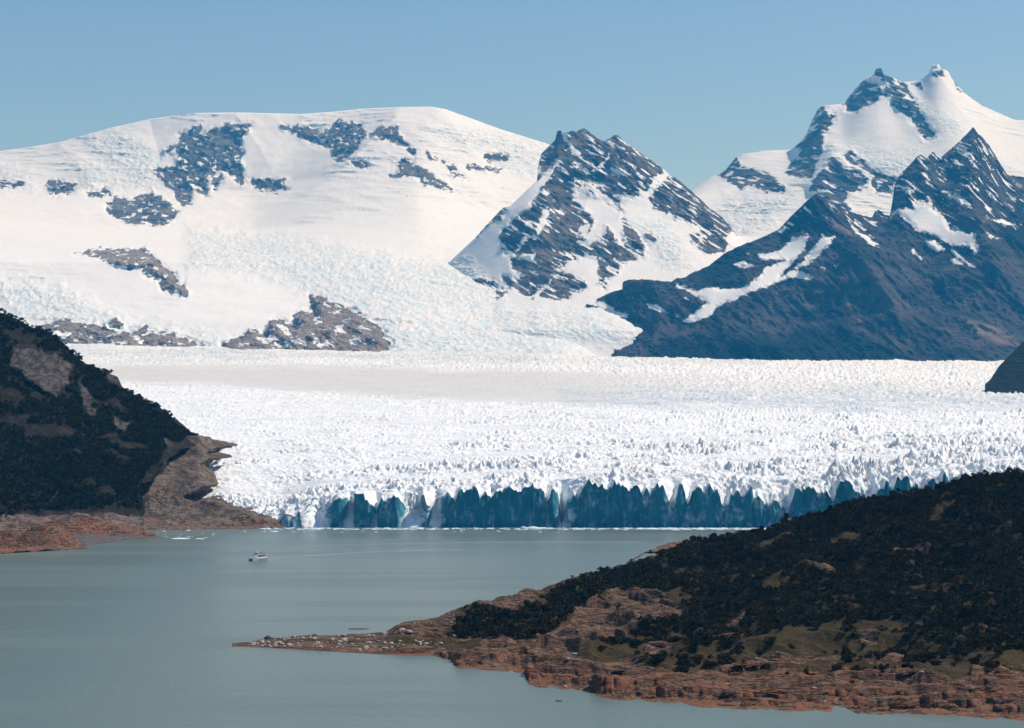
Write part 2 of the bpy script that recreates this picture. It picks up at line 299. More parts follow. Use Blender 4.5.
D5 = lambda p: Z(574, 190, 3.413, p); D6 = lambda p: Z(880, 120, 4.549, p); D7 = lambda p: Z(774, 190, 3.416, p)
snowD = [D6(p) for p in ([(70,405),(150,405),(145,385),(215,370),(215,348),(250,375),(240,400),(290,430),(320,490),(380,510),(430,520),(455,600),(430,620),(410,570),(360,575),(330,570),(270,540),(220,520),(165,505),(100,440)],
  [(200,545),(250,550),(295,590),(260,602),(220,580)], [(148,592),(192,635),(184,640),(155,608)], [(298,325),(312,328),(354,368),(320,354)], [(325,592),(340,596),(436,668),(400,656),(350,620)], [(308,630),(340,632),(378,657),(330,652)],
  [(488,446),(600,460),(632,487),(560,477)], [(488,520),(552,540),(510,538)], [(28,425),(62,430),(50,447)])] + [D5(p) for p in (
  [(625,215),(700,205),(750,160),(805,152),(790,200),(740,255),(700,300),(720,290),(790,230),(850,155),(888,160),(870,195),(810,245),(760,270),(820,290),(810,310),(740,300),(660,330),(600,350),(540,380),(500,395),(450,440),(400,455),(375,448),(420,410),(450,385),(410,360),(350,330),(350,318),(420,345),(450,330),(530,340),(580,330),(640,285),(650,265),(720,240),(630,235)],
  [(545,255),(580,240),(615,260),(560,264)], [(243,388),(280,390),(328,420),(300,420)], [(343,422),(364,422),(362,437),(345,436)], [(378,368),(395,372),(408,386),(400,388)], [(108,420),(130,410),(183,424),(178,434),(120,430)], [(60,384),(100,380),(138,400),(130,410),(70,400)], [(692,142),(745,112),(720,138)], [(845,262),(858,262),(855,272)], [(878,255),(902,255),(895,268)], [(595,218),(612,216),(605,228)])] + [
  D7([(262,108),(275,108),(314,136),(305,142)]), D7([(266,128),(280,130),(364,190),(340,192),(290,158)]), C4([(490,570),(520,590),(505,595)]), D7([(475,205),(507,235),(500,240)])]
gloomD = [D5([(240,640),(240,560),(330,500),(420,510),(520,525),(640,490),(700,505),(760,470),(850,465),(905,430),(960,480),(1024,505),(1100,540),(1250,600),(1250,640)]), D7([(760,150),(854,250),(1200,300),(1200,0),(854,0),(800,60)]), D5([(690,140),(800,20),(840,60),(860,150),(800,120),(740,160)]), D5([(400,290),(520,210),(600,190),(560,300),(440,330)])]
tintD = [D5([(925,345),(955,420),(1008,465),(960,445),(915,400)]), D7([(190,90),(240,120),(290,160),(250,150),(205,125)]), D7([(650,440),(780,470),(854,540),(760,520),(680,480)])]
ridgeD = D5([(-60,400),(20,395),(45,390),(85,368),(120,350),(165,340),(165,314),(190,305),(260,306),(330,314),(350,302),(380,298),(400,285),(460,258),(520,213),(560,193),(640,163),(700,133),(740,90),(800,32),(822,14)]) + \
  C4([(318,490),(345,505),(380,528),(420,548),(470,565),(505,572),(515,550),(528,544),(545,562),(566,566),(574,520),(582,460),(600,425),(640,386),(660,362),(672,356),(690,372),(712,347),(738,368),(760,350),(800,315),(835,280),(850,262),(862,280),(885,300),(915,340),(938,378),(966,424),(1000,432),(1024,434),(1120,445),(1300,520),(1550,560)])
ridgeD = [(a, b) for a, b in ridgeD]
Yd = lambda a: np.interp(a, [560, 640, 700, 817, 880, 973, 1020, 1180], [9950, 9900, 10000, 10400, 10600, 11300, 11400, 11400])
mountain('brown_rock_mountain', 'dark brown and blue-shaded rock mountain on the right, dotted with small snow patches', 586, 1180, .8, [
  [(560,320,9600),(585,335,9450),(600,350,9300),(616,366,9050),(640,376,8600),(1180,376,8500)], [(560,300,9800),(585,316,9650),(600,336,9480),(616,354,9200),(632,360,8900),(1180,360,8800)], [(560,299,9850),(588,309,9750),(603,326,9600),(620,340,9450),(650,343,9200),(700,335,9150),(817,320,9300),(973,300,9500),(1180,320,9500)],
  [(560,298,9900),(588,304,9820),(600,308,9800),(640,315,9650),(700,295,9500),(760,265,9700),(817,250,9850),(880,250,9900),(973,220,10300),(1180,260,10400)],
  [(a, b, float(Yd(a))) for a, b in ridgeD]], [], snowD, mountain_mat('brown_rock_surface', (.014,.024,.036), (.125,.112,.118), (.38,.30,.26), rot=.7, bumpk=1.2), base_rock=True, ease=2, specks=(11, .9, 110, 18), cap=5.0, ragged=1.6, high=(262, 175),  # slate-blue rock tones: part of the distance haze is painted into them
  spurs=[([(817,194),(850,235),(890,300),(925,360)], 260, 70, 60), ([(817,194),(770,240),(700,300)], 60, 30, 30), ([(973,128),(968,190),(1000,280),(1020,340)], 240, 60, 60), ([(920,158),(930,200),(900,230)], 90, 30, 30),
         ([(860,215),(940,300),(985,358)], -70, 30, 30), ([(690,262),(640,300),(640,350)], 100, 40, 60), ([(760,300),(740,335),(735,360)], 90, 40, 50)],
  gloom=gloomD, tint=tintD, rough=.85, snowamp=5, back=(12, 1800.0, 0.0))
mountain('dark_forested_hill', 'small dark hill slope at the far right edge beside the glacier', 985, 1150, .8, [
  [(985,394,3950),(1020,396,3950),(1150,400,3900)], [(985,386,4050),(991,383,4050),(1150,384,4050)], [(985,384,4150),(990,380,4180),(999,366,4230),(1011,354,4280),(1024,341,4350),(1060,312,4400),(1150,280,4500)]],
  [], [], mountain_mat('dark_hill_surface', (.004,.012,.014), (.018,.024,.022)), base_rock=True, gloom=[D7([(748,640),(770,600),(810,560),(854,500),(1300,300),(1300,700),(854,660),(800,648)])], rough=.12, snowamp=3, back=(8, 900.0, 0.0))

# ================================================================== GLACIER
G1 = lambda p: Z(280, 440, 3.938, p); G2 = lambda p: Z(520, 440, 3.938, p); G3 = lambda p: Z(760, 430, 3.879, p)
crest = [(-40,497),(150,498),(185,499),(215,504),(235,509),(255,517),(278,524)] + \
  G1([(20,290),(60,300),(90,270),(125,248),(160,252),(200,250),(235,235),(262,232),(275,250),(290,215),(330,215),(355,235),(380,275),(400,235),(430,225),(450,222),(470,240),(490,290),(515,235),(540,265),(560,225),(590,235),(610,245),(640,225),(660,215),(690,230),(715,195),(745,195),(770,185),(800,210),(820,215),(830,245),(850,205),(880,200),(910,190),(925,200)]) + \
  G2([(20,195),(60,182),(85,180),(105,245),(125,215),(148,190),(165,300),(195,235),(230,200),(265,172),(300,185),(325,178),(345,215),(370,178),(405,200),(430,212),(455,200),(480,188),(510,200),(545,172),(580,210),(603,245),(640,185),(668,245),(700,205),(738,178),(772,200),(812,252),(850,215),(885,188),(930,215),(975,235)]) + \
  G3([(0,255),(40,285),(78,308),(110,280),(150,238),(185,245),(212,232),(240,245),(272,262),(300,228),(335,198),(360,215),(385,225),(407,282),(440,238),(480,222),(515,205),(555,185),(585,220),(610,215),(650,205),(690,200),(716,180),(760,200),(1024,165),(1400,130)])
shelf = [(-40,480),(150,488),(185,490),(230,497),(281,512),(320,497),(350,491),(450,487),(520,483),(600,478),(700,476),(780,480),(860,474),(940,468),(1024,462),(1130,455)]
gl_levels = [
  [(-60,530,3190),(185,522,3150),(240,528,3040),(279,530,2990),(1130,530,2985)], [(a, b+ (0 if a > 282 else 3), float(np.interp(a, [-60,185,240,281], [3200,3160,3050,3000]))) for a, b in crest], [(a, b, float(np.interp(a, [-60,185,240,281], [3270,3230,3125,3075]))) for a, b in shelf],
  [(-60,466,3420),(300,470,3330),(600,463,3330),(1130,446,3330)], [(-60,445,3800),(600,441,3800),(1130,430,3800)], [(-60,420,4800),(1130,418,4800)],
  [(-60,398,6900),(1130,400,6900)], [(-60,383,9600),(1130,386,9600)], [(-60,368,13000),(1130,374,13000)], [(-60,342,17400),(100,344,17400),(300,349,17400),(600,357,17400),(780,361.5,17400),(1130,362.5,17400)], [(-60,349,18600),(1130,368,18600)]]
px, py, Y, front, _ = relief(-60, 1130, .9, gl_levels, rowcount=[44, 34, 62, 80, 80, 70, 55, 45, 60, 6], ease=0)
Ys = Y.copy()
P = to_world(px, py, Y); rowi = np.arange(P.shape[0])[:, None]*np.ones(px.shape[1])
x_, y_ = P[...,0], P[...,1]
cl = np.clip(rowi/44, 0, 1); iscl = rowi < 44
# fluted ice cliff: vertical ribs and hollows, strongest below the crest
fl = 3.8*ridged(x_/30, P[...,2]/260, 0*x_, 3, 71) + 3.0*fbm(x_/9, P[...,2]/40, 0*x_, 3, 72) + 14*perlin(x_/260, 0*x_+.3, 0*x_, 73)
spike = (12*(.55-2.4*np.abs(perlin(x_/16, 0*x_+.5, 0*x_, 74)))+8*(.5-2.4*np.abs(perlin(x_/6.5, 0*x_+.5, 0*x_, 75))))*(px > 300)*np.interp(px, [300, 460, 560], [.4, .7, 1])
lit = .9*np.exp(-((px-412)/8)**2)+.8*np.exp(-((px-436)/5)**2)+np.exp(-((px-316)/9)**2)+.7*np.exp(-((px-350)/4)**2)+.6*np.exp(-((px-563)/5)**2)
prof = np.where(iscl, 1.0, np.clip(1-(rowi-44)/34, 0, 1))
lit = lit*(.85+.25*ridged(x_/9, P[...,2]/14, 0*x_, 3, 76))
P[...,1] += prof*(-fl) + prof*lit*60*(cl-.15)
# serac field
band = sdpoly(px, py, [[(-60,363),(300,365),(600,372),(1130,389),(1130,414),(750,412),(450,402),(200,386),(-60,380)]], 14) + 3*fbm(px/60, py/4, 0*px, 3, 98)
smooth_ = sstep(-2, 4, band)*(1-.85*sstep(520, 760, px))
near = sstep(3000, 3060, y_)
amp = np.interp(Ys, [3000, 3075, 3400, 4200, 6900, 12000, 17400], [4, 8, 6.5, 5.2, 8, 14, 13])*(1-.85*smooth_)
big = np.interp(px, [0, 300, 600, 900], [.6, .65, 1.15, 1.45])*np.interp(Ys, [3000, 3500, 4300], [1.35, 1.2, 1])*(.75+.6*fbm(x_/300, y_/200, 0*x_, 2, 83))
h = ridged(x_/24+y_/90, y_/20, 0*x_, 3, 81, .55)*.62 + .5*ridged(x_/90+y_/500, y_/75, 0*x_, 2, 84) - .5 + .5*fbm(x_/7, y_/8, 0*x_, 2, 86)
far = ridged(x_/70, y_/110, 0*x_, 4, 88, .6)-.5
fw = sstep(4400, 7500, Ys)
hz = amp*big*(h*(1-fw)*(.35+1.3*sstep(-.35, .45, fbm(x_/130+y_/300, y_/90, 0*x_, 3, 89)))+far*fw) + 9*fbm(x_/420, y_/260, 0*x_, 3, 90)*near*sstep(3075,3500,Ys)
P[...,2] += np.where(iscl, cl**2*spike, hz*np.clip((rowi-44)/10, 0, 1) + spike*np.clip(1-(rowi-44)/14, 0, 1))
P[...,1] += np.where(iscl, 0, 6*fbm(x_/25, y_/25, 0*x_, 2, 95))
P[...,0] += np.where(iscl, 0, 4*fbm(x_/20, y_/20, 0*x_+9, 2, 96))
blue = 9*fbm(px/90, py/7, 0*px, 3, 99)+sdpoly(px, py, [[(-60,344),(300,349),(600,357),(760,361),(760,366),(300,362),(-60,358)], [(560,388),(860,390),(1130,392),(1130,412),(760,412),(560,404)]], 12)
t = NT('glacier_ice')
g = t.new('ShaderNodeNewGeometry'); nz = t.new('ShaderNodeSeparateXYZ', {0: g.outputs['Normal']}).outputs[2]
n1 = t.noise(.05, 7, .65); n2 = t.noise(.012, 6, .6); crev_shade = t.noise(1, 4, .55, vec=t.co((.016,.03,.02), (0,0,.5))); n3 = t.noise(.35, 4, .6)
steep = t.ramp(t.math('ADD', nz, t.math('MULTIPLY', t.math('SUBTRACT', n1, .5), .35)), .62, .2)
col = t.mix(t.ramp(n2, .4, .65), (.86,.86,.85), (.78,.79,.79))
col = t.mix(t.math('MULTIPLY', t.ramp(n1, .52, .68), .35), col, (.60,.74,.81))
dirtn = t.noise(1, 6, .7, vec=t.co((.006,.03,.01)))
col = t.mix(t.math('MULTIPLY', t.ramp(dirtn, .50, .68), .35), col, (.50,.45,.40))
col = t.mix(t.math('MULTIPLY', t.attr('dirt'), .75), col, t.mix(dirtn, (.50,.48,.46), (.70,.67,.63)))
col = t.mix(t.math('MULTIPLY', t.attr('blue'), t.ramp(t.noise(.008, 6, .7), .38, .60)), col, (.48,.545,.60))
col = t.mix(t.math('MULTIPLY', t.ramp(crev_shade, .66, .72), .55), col, (.36,.52,.62))  # crevasse shade painted into the ice colour as sparse blue-grey streaks
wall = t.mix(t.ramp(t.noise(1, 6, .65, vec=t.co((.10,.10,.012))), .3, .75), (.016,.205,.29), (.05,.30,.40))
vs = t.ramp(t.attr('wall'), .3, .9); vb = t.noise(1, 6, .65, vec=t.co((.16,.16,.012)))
col = t.mix(t.math('MULTIPLY', steep, .3), col, (.50,.72,.83))
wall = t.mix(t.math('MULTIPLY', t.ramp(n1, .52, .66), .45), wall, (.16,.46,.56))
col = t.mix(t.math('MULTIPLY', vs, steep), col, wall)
nb = t.bump(t.math('ADD', t.math('ADD', n1, t.math('MULTIPLY', n3, .35)), t.math('MULTIPLY', t.math('MULTIPLY', vb, vs), 2.5)), 2.2)
gm = t.bsdf(col, .7, nb, spec=.25)
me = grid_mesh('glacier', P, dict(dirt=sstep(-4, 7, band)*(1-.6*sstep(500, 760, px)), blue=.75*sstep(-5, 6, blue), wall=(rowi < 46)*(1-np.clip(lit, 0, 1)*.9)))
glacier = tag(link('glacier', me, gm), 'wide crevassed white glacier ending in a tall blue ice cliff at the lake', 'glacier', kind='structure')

# ================================================================== LEFT SIDE: bare moraine, forested hill, shore rocks, beach
L28 = lambda p: Z(0, 300, 2.8, p)
def land_mat(name, rocka, rockb, grass=(.10,.085,.03), earth=(.10,.07,.05), sc=1.0, bed=(.05,.09,.5)):
    """rock / turf ground: attribute 'rock' (0..1), 'turf' (0..1), 'orange' (0..1)"""
    t = NT(name)
    n1 = t.noise(.06*sc, 8, .62); n2 = t.noise(.35*sc, 6, .65); n3 = t.noise(1.6*sc, 4, .6)
    st = t.noise(1, 7, .7, vec=t.co(tuple(b_*sc for b_ in bed), (.2,.35,.3)))
    v = t.math('ABSOLUTE', t.math('SUBTRACT', t.noise(1, 3, .5, vec=t.co((.045*sc,.10*sc,.16*sc), (.2,.3,.5))), .5))
    crack = t.ramp(v, .0, .045, 0, 1)
    r = t.mix(t.ramp(st, .35, .65), rocka, rockb)
    r = t.mix(t.math('MULTIPLY', t.attr('orange'), t.ramp(n1, .40, .62)), r, (.23,.085,.035))
    r = t.mix(t.math('MULTIPLY', t.ramp(n3, .52, .72), .6), r, tuple(min(1, x*2.2) for x in rockb))
    r = t.mix(t.ramp(crack, 0, 1, .8, 0), r, (.03,.022,.018))
    g = t.mix(t.ramp(n2, .35, .65), grass, tuple(x*.45 for x in grass))
    g = t.mix(t.ramp(n1, .5, .7), g, earth)
    g = t.mix(t.ramp(t.attr('rock'), -.05, -.5), g, t.mix(n2, (.003,.003,.001), (.012,.010,.004)))
    s = t.math('ADD', t.attr('rock'), t.math('ADD', t.math('MULTIPLY', t.math('SUBTRACT', n1, .5), 1.7), t.math('MULTIPLY', t.math('SUBTRACT', n2, .5), .9)))
    m = t.ramp(s, .42, .58)
    h = t.math('ADD', t.math('MULTIPLY', n2, .6), t.math('ADD', t.math('MULTIPLY', st, .8), t.math('ADD', t.math('MULTIPLY', crack, .25), t.math('MULTIPLY', n3, .2))))
    return t.bsdf(t.mix(m, g, r), .9, t.bump(h, 2.6/sc), spec=.15)

# moraine
px, py, Y, front, _ = relief(-60, 300, .8, [
  [(-60,536,2800),(60,533,2870),(150,531.5,2905),(281,529.5,2950),(300,529,2960)], [(-60,527,2905),(60,526,2925),(150,526,2950),(281,525.5,2985),(300,526,2990)],
  [(-60,510,3020),(150,508,3030),(200,505,3060),(250,515,2995),(281,522,2993),(300,524,2993)], [(-60,470,3150),(150,475,3110),(207,487,3110),(250,500,3050),(300,520,2998)],
  [(-60,430,3400),(198,436,3300),(230,446,3420),(300,505,3100)]], dy=.8, rowcount=None, ease=1)
mo = [[(-70,420),(198,435),(215,441),(228,447),(213,451),(206,455),(222,459),(206,462),(199,466),(200,471),(205,478),(208,487),(199,493),(185,497),(184,500),(192,503),(204,502),(214,503),(226,507),(243,511),(251,517),(270,521),(281,524),(283,540),(-70,540)]]
sd = sdpoly(px, py, mo) + 1.3*fbm(px/6, py/5, 0*px, 3, 5)
P = to_world(px, py, Y)
P[...,2] += 2.2*ridged(P[...,0]/60, P[...,1]/90, 0*px, 4, 12)*sstep(1, 6, P[...,2]) + 1.2*fbm(P[...,0]/8, P[...,1]/12, 0*px, 2, 14)
P[...,1] += 90*(1-sstep(-1.5, 1.5, sd))
keep = (sd > -1.6)[:-1,:-1]
mm = land_mat('moraine_rubble', (.14,.10,.08), (.20,.155,.125), (.11,.085,.065), (.14,.10,.075), sc=.6, bed=(.10,.08,.12))
low = sstep(516, 524, py)
tag(link('moraine_slope', grid_mesh('moraine_slope', P, dict(rock=.5+.2*low, orange=.5*low), keep), mm), 'bare grey-brown rubble slope between the forested hill and the glacier edge', 'moraine', kind='structure')

# forested hill
hr = [(-200,262),(-60,287),(0,313),(21,321),(43,330),(61,341),(75,355),(86,364),(107,371),(118,377),(123,387),(143,400),(161,409),(179,420),(193,432),(198,443)]
px, py, Y, front, bk = relief(-190, 199, .8, [
  [(-200,545,2650),(0,548,2660),(100,540,2740),(146,531,2870),(165,480,3080),(199,450,3220)],
  [(-200,525,2700),(0,520,2760),(100,510,2910),(140,498,3020),(165,470,3100),(199,447,3230)],
  [(-200,430,3000),(0,440,3020),(80,450,3050),(140,460,3100),(199,446,3250)],
  [(a, b, 3550 - .9*max(a, -60)) for a, b in hr[:-1]] + [(199,444,3280)]], dy=.8, back=(10, 700.0, 60.0), ease=4)
cliffs = [L28(p) for p in ([(35,130),(100,130),(150,150),(200,185),(205,235),(160,275),(100,245),(50,200),(20,190)], [(225,225),(262,265),(275,335),(240,320),(222,270)], [(295,205),(335,218),(350,250),(330,245),(300,238)], [(315,325),(365,345),(355,375),(325,365)], [(450,380),(495,400),(475,425)], [(215,425),(235,425),(230,440)], [(505,345),(520,360),(510,365)])]
earthp = [L28(p) for p in ([(0,235),(40,245),(75,270),(60,300),(0,290)], [(60,235),(110,260),(140,290),(90,280)], [(160,590),(300,585),(420,590),(420,640),(0,640),(0,610)], [(385,530),(480,400),(560,385),(560,600),(390,600)])]
sdc = np.maximum(sdpoly(px, py, cliffs), sdpoly(px, py, earthp)); Y -= 14*sstep(-3, 4, sdpoly(px, py, cliffs))
P = to_world(px, py, Y)
P[...,1] -= .6*(26*ridged(P[...,0]/170, P[...,1]/300, P[...,2]/220, 3, 15)-12)*sstep(-1, 0, 0*px) + 7*sstep(-3, 3, sdc)*ridged(P[...,0]/30, 0*px, P[...,2]/45, 3, 19)
P[...,2] += 5*fbm(P[...,0]/60, P[...,1]/60, 0*px, 3, 16)
bare = sdpoly(px, py, [[(199,441),(183,449),(168,458),(167,466),(163,474),(150,481),(140,486),(139,494),(146,507),(143,515),(143,560),(260,560),(260,441)]])+1.5*fbm(px/5, py/5, 0*px, 2, 66)
hillP, hillx, hilly, hills = P.copy(), px.copy(), py.copy(), sdc.copy()
P2, _, _ = with_back(P, px, py, front, bk); pad = lambda a: np.concatenate([a, np.repeat(a[-1:], bk[0], 0)])
hillfoot = pad(sstep(512, 516, py))
hm = land_mat('hill_ground', (.022,.02,.021), (.13,.105,.09), (.024,.020,.009), (.055,.034,.018), sc=.9, bed=(.16,.05,.04))
hkeep = (pad(bare) < 1.2)[:-1,:-1]
hme = grid_mesh('hillside', P2, dict(rock=np.maximum(.75*pad(sstep(-4, 5, sdpoly(px, py, cliffs)+4*fbm(px/9, py/9, 0*px, 3, 6))), .62*hillfoot), orange=.45*pad(sstep(516, 524, py))), hkeep)
ho = tag(link('hillside', hme, hm), 'steep shaded hillside on the left with bare grey cliffs among dark woods', 'hill', kind='structure')
hme.materials.append(mm); hme.polygons.foreach_set('material_index', ((pad(py+3*fbm(px/9, py/5, 0*px, 2, 17)) > 515) & (np.arange(P2.shape[0])[:,None] < front))[:-1,:-1][hkeep].astype(np.int32))

def low_terrain(name, label, cat, x0, x1, dx, levels, mat, rock=.8, orange=.75, amp=2.5, dy=.7, cull=None, back=(6, 60.0, -6.0), sc=1.0, rowcount=None):
    px, py, Y, front, bk = relief(x0, x1, dx, levels, dy, back, rowcount=rowcount, ease=1)
    P = to_world(px, py, Y)
    P[...,2] += amp*.6*(2.2*np.abs(perlin(P[...,0]/(26*sc), P[...,1]/(22*sc), 0*px, 25))+1.1*np.abs(perlin(P[...,0]/(10*sc), P[...,1]/(9*sc), 0*px, 27))+.5*np.abs(perlin(P[...,0]/(4*sc), P[...,1]/(4*sc), 0*px, 28))-.9)*sstep(-1, 2.5, P[...,2]) + .25*amp*fbm(P[...,0]/3, P[...,1]/4, 0*px, 2, 26)
    P2, a, b = with_back(P, px, py, front, bk)
    o = link(name, grid_mesh(name, P2, dict(rock=np.full(a.shape, rock), orange=np.full(a.shape, orange))), mat)
    tag(o, label, cat, kind='structure'); return P, px, py
shore_rock = land_mat('shore_rock', (.07,.042,.028), (.25,.15,.10), (.04,.034,.015), (.075,.045,.03), sc=1.0)
low_terrain('rocky_shore', 'rounded orange-brown rocks on the left shore, nearest to the lake', 'rock shore', -200, 87, .6, [
  [(-200,560,2370),(0,553,2470),(50,550,2520),(87,548,2560)], [(-200,546,2430),(0,549,2530),(50,547,2560),(80,546.5,2590),(87,547,2600)],
  [(-200,520,2500),(0,533,2550),(12,530,2555),(22,531,2560),(35,526,2565),(45,525,2570),(60,530,2590),(75,538,2600),(87,546,2610)]], shore_rock, amp=4, sc=1.6, rock=.95)
low_terrain('rock_ledge', 'low orange rock ledges behind the gravel beach on the left', 'rock shore', -100, 155, .6, [
  [(-100,540,2700),(60,536,2710),(150,535,2790)], [(-100,532,2740),(60,533,2750),(155,533.5,2800)],
  [(-100,508,2790),(40,522,2790),(60,519,2790),(85,516,2800),(100,520,2810),(120,524,2820),(140,529,2830),(155,533,2840)]], shore_rock, amp=4, sc=1.6, rock=.9)
beach_mat = land_mat('beach_gravel', (.12,.105,.095), (.16,.14,.125), (.12,.10,.09), (.13,.11,.09), sc=2.0)
low_terrain('gravel_beach', 'flat dark gravel beach between the orange rocks and the lake', 'beach', 40, 178, .8, [
  [(40,549,2590),(85,546.5,2594),(120,542.3,2680),(150,539,2740),(178,538.2,2755)], [(40,540,2640),(85,541,2640),(120,540,2705),(150,537.8,2750),(178,537.6,2760)], [(40,530,2800),(120,532,2800),(150,534.5,2810),(165,537,2790),(178,537.4,2775)]], beach_mat, amp=.5, rock=.5, orange=0, rowcount=[8, 14])
low_terrain('headland', 'small pale orange rock headland beyond the near hillside, low at the water', 'rock shore', 628, 800, .6, [
  [(628,562,2330),(645,552,2480),(800,552,2500)], [(628,561,2345),(651,549.3,2540),(800,549,2555)], [(628,560.5,2360),(640,556,2420),(651,548.6,2580),(660,545.5,2600),(672,542.7,2610),(690,540,2640),(740,532,2680),(752,529,2690),(800,534,2700)]], shore_rock, amp=1.2, rock=.95, orange=.8)

# ================================================================== FOREGROUND PENINSULA
P8 = lambda p: Z(500, 540, 3.413, p); PR = lambda p: Z(750, 460, 2.716, p); P7 = lambda p: Z(230, 540, 3.103, p); PQ = lambda p: Z(820, 600, 5.02, p)
shore = [(232,646.5),(240,646),(262,647.2),(294,649),(327,651),(369,653.4),(410,655),(434,655.2),(438,657.5),(452,660.5),(456,667),(462,669),(481,670),(510,671.5),(524,673),(529,684),(540,687),(556,689),(588,691),(598,697),(618,699),(641,700.5),(660,702.5),(682,704),(705,707.5),(734,710),(770,711),(830,711.8),(838,706.5),(845,708),(857,714),(897,714.2),(927,716.2),(967,716.2),(990,718.6),(1024,720),(1155,727),(1180,728)]
prid = [(232,645.8)] + P7([(30,324),(60,318),(110,303),(140,302),(200,298),(350,294),(400,292),(480,288),(520,262),(560,250),(640,238),(700,222),(760,200),(830,185),(900,160),(960,152),(1024,135)]) + \
  P8([(260,125),(330,105),(400,95),(460,78),(520,55),(600,25),(650,0)]) + [(705,541)] + PR([(0,195),(60,178),(90,165),(130,160),(200,145),(250,125),(330,105),(400,90),(480,80),(560,62),(620,40),(700,30),(744,28),(900,10),(1150,-20)])
prid.sort(key=lambda p: p[0])
shY = lambda y: 200*F/(y-HY)
rY = lambda a: float(np.interp(a, [232, 300, 390, 480, 560, 700, 860, 1024, 1180], [1562, 1590, 1640, 1720, 1830, 2000, 1980, 1900, 1850]))
l0 = [(a, b+6, shY(b+2.0)-6) for a, b in shore]; l1 = [(a, b, shY(b)) for a, b in shore]
xs = np.arange(232, 1181, 8.0)
sy = np.interp(xs, [p[0] for p in shore], [p[1] for p in shore]); ry = np.interp(xs, [p[0] for p in prid], [p[1] for p in prid]); rYs = np.array([rY(a) for a in xs])
def midlev(f, g): return [(a, s+(r-s)*f, shY(s)+(R-shY(s))*g) for a, s, r, R in zip(xs, sy, ry, rYs)]
px, py, Y, front, bk = relief(232, 1180, .75, [l0, l1, midlev(.12, .09), midlev(.3, .30), midlev(.6, .62), [(a, b, rY(a)) for a, b in prid]], dy=.7, back=(14, 500.0, -8.0), ease=4, rowcount=[6, 36, 70, 90, 100])
T = np.linspace(0, 1, px.shape[0])[:, None]*np.ones(px.shape[1])      # 0 water .. 1 crest
S_, R_ = np.interp(px, [p[0] for p in shore], [p[1] for p in shore]), np.interp(px, [p[0] for p in prid], [p[1] for p in prid])
T = np.clip((S_-py)/np.maximum(S_-R_, 1), 0, 1); wide = sstep(6, 60, S_-R_)
cliffP = [P8([(270,240),(330,200),(500,250),(520,250),(460,310),(400,370),(280,380),(200,440),(0,440),(0,380),(120,370),(220,300)]), P8([(330,170),(440,170),(640,210),(650,250),(540,270),(400,240)])]
slabs = [P8([(770,275),(835,262),(838,280),(780,292)]), P8([(690,345),(830,306),(835,325),(700,358)]), P8([(470,385),(580,355),(590,375),(520,400)]), P8([(750,440),(1024,380),(1024,410),(760,470)]), PR([(0,565),(60,530),(150,520),(250,525),(250,550),(60,575)]), PR([(320,555),(400,530),(430,540),(350,570)]),
  PR([(600,640),(744,560),(744,640),(640,670)]), PR([(120,610),(260,605),(260,625),(130,625)]), PR([(340,610),(540,600),(540,640),(420,640)]), PR([(270,640),(480,640),(480,690),(280,690)]), PR([(0,610),(200,620),(230,670),(0,690)]), PR([(290,482),(340,478),(345,490),(300,495)]), PR([(385,250),(490,240),(480,262),(390,265)]), PR([(170,295),(230,290),(220,300),(175,302)]), PR([(40,185),(60,180),(60,190)]), PR([(525,105),(560,112),(530,118)]), P8([(120,450),(420,410),(620,470),(480,540),(300,510),(100,495)])]
turf = [P8([(430,160),(560,170),(670,190),(640,215),(520,190),(400,215)]), PR([(0,470),(200,430),(360,425),(440,440),(420,470),(300,480),(200,490),(0,520)]), PR([(440,560),(600,560),(600,600),(540,600),(440,590)]), P7([(480,310),(620,300),(800,300),(780,335),(700,345),(560,330)])]
rk = 1.15-2.0*sstep(.05, .42, T)
rk = np.maximum(rk, sstep(-4, 4, sdpoly(px, py, cliffP))*.8); rk = np.maximum(rk, sstep(-3, 2, sdpoly(px, py, slabs))*.95)
rk = np.where(wide < .5, np.maximum(rk, .55), rk); rk = np.maximum(rk, .62*(1-sstep(520, 600, px))); tf = sstep(-3, 4, sdpoly(px, py, turf)); rk = rk*(1-tf)+tf*np.clip(rk-.3, .08, .3); rk = np.clip(rk, -.6, 1.2)
P = to_world(px, py, Y)
X_, Y_ = P[...,0], P[...,1]; ed = sstep(0, .06, T)
rr = sstep(.2, .7, rk)
P[...,2] += wide*ed*(9*(ridged(X_/110+Y_/400, Y_/150, 0*X_, 3, 33)-.8)*sstep(.1, .3, T)*(1-.7*sstep(.8, 1, T)))
lump = lambda a, b, k: np.abs(perlin(X_/a+Y_/(a*4), Y_/b, 0*X_, k))*2
P[...,2] += (.25+.75*wide)*sstep(0,.05,T)*rr*(1-.6*sstep(.7, 1, T))*(8.5*(lump(85, 24, 35)-.35)+2.6*(lump(26, 9, 36)-.35)+.9*(lump(8, 4, 39)-.4))
P[...,1] += 9*(1-sstep(0, .12, T))*(ridged(X_/28, 0*X_, 0*X_, 3, 43)-.8)*(px > 430) + ed*1.1*(.3+wide)*fbm(X_/5, Y_/6, 0*X_, 3, 37)
P[...,2] -= .0*X_
P[...,2] = np.where((T > .012) & (P[...,2] < .15), .15+.2*np.abs(perlin(X_/3, Y_/3, 0*X_, 4)), P[...,2])
for B in cliffP: P[...,1] += 22*sstep(-4, 10, sdpoly(px, py, [B])); 
pen = (P.copy(), px.copy(), py.copy(), T.copy(), rk.copy())
P2, _, _ = with_back(P, px, py, front, bk); pad = lambda a: np.concatenate([a, np.repeat(a[-1:], bk[0], 0)])
pm = land_mat('peninsula_ground', (.030,.018,.011), (.22,.130,.082), (.075,.050,.011), (.045,.026,.010), sc=1.2)
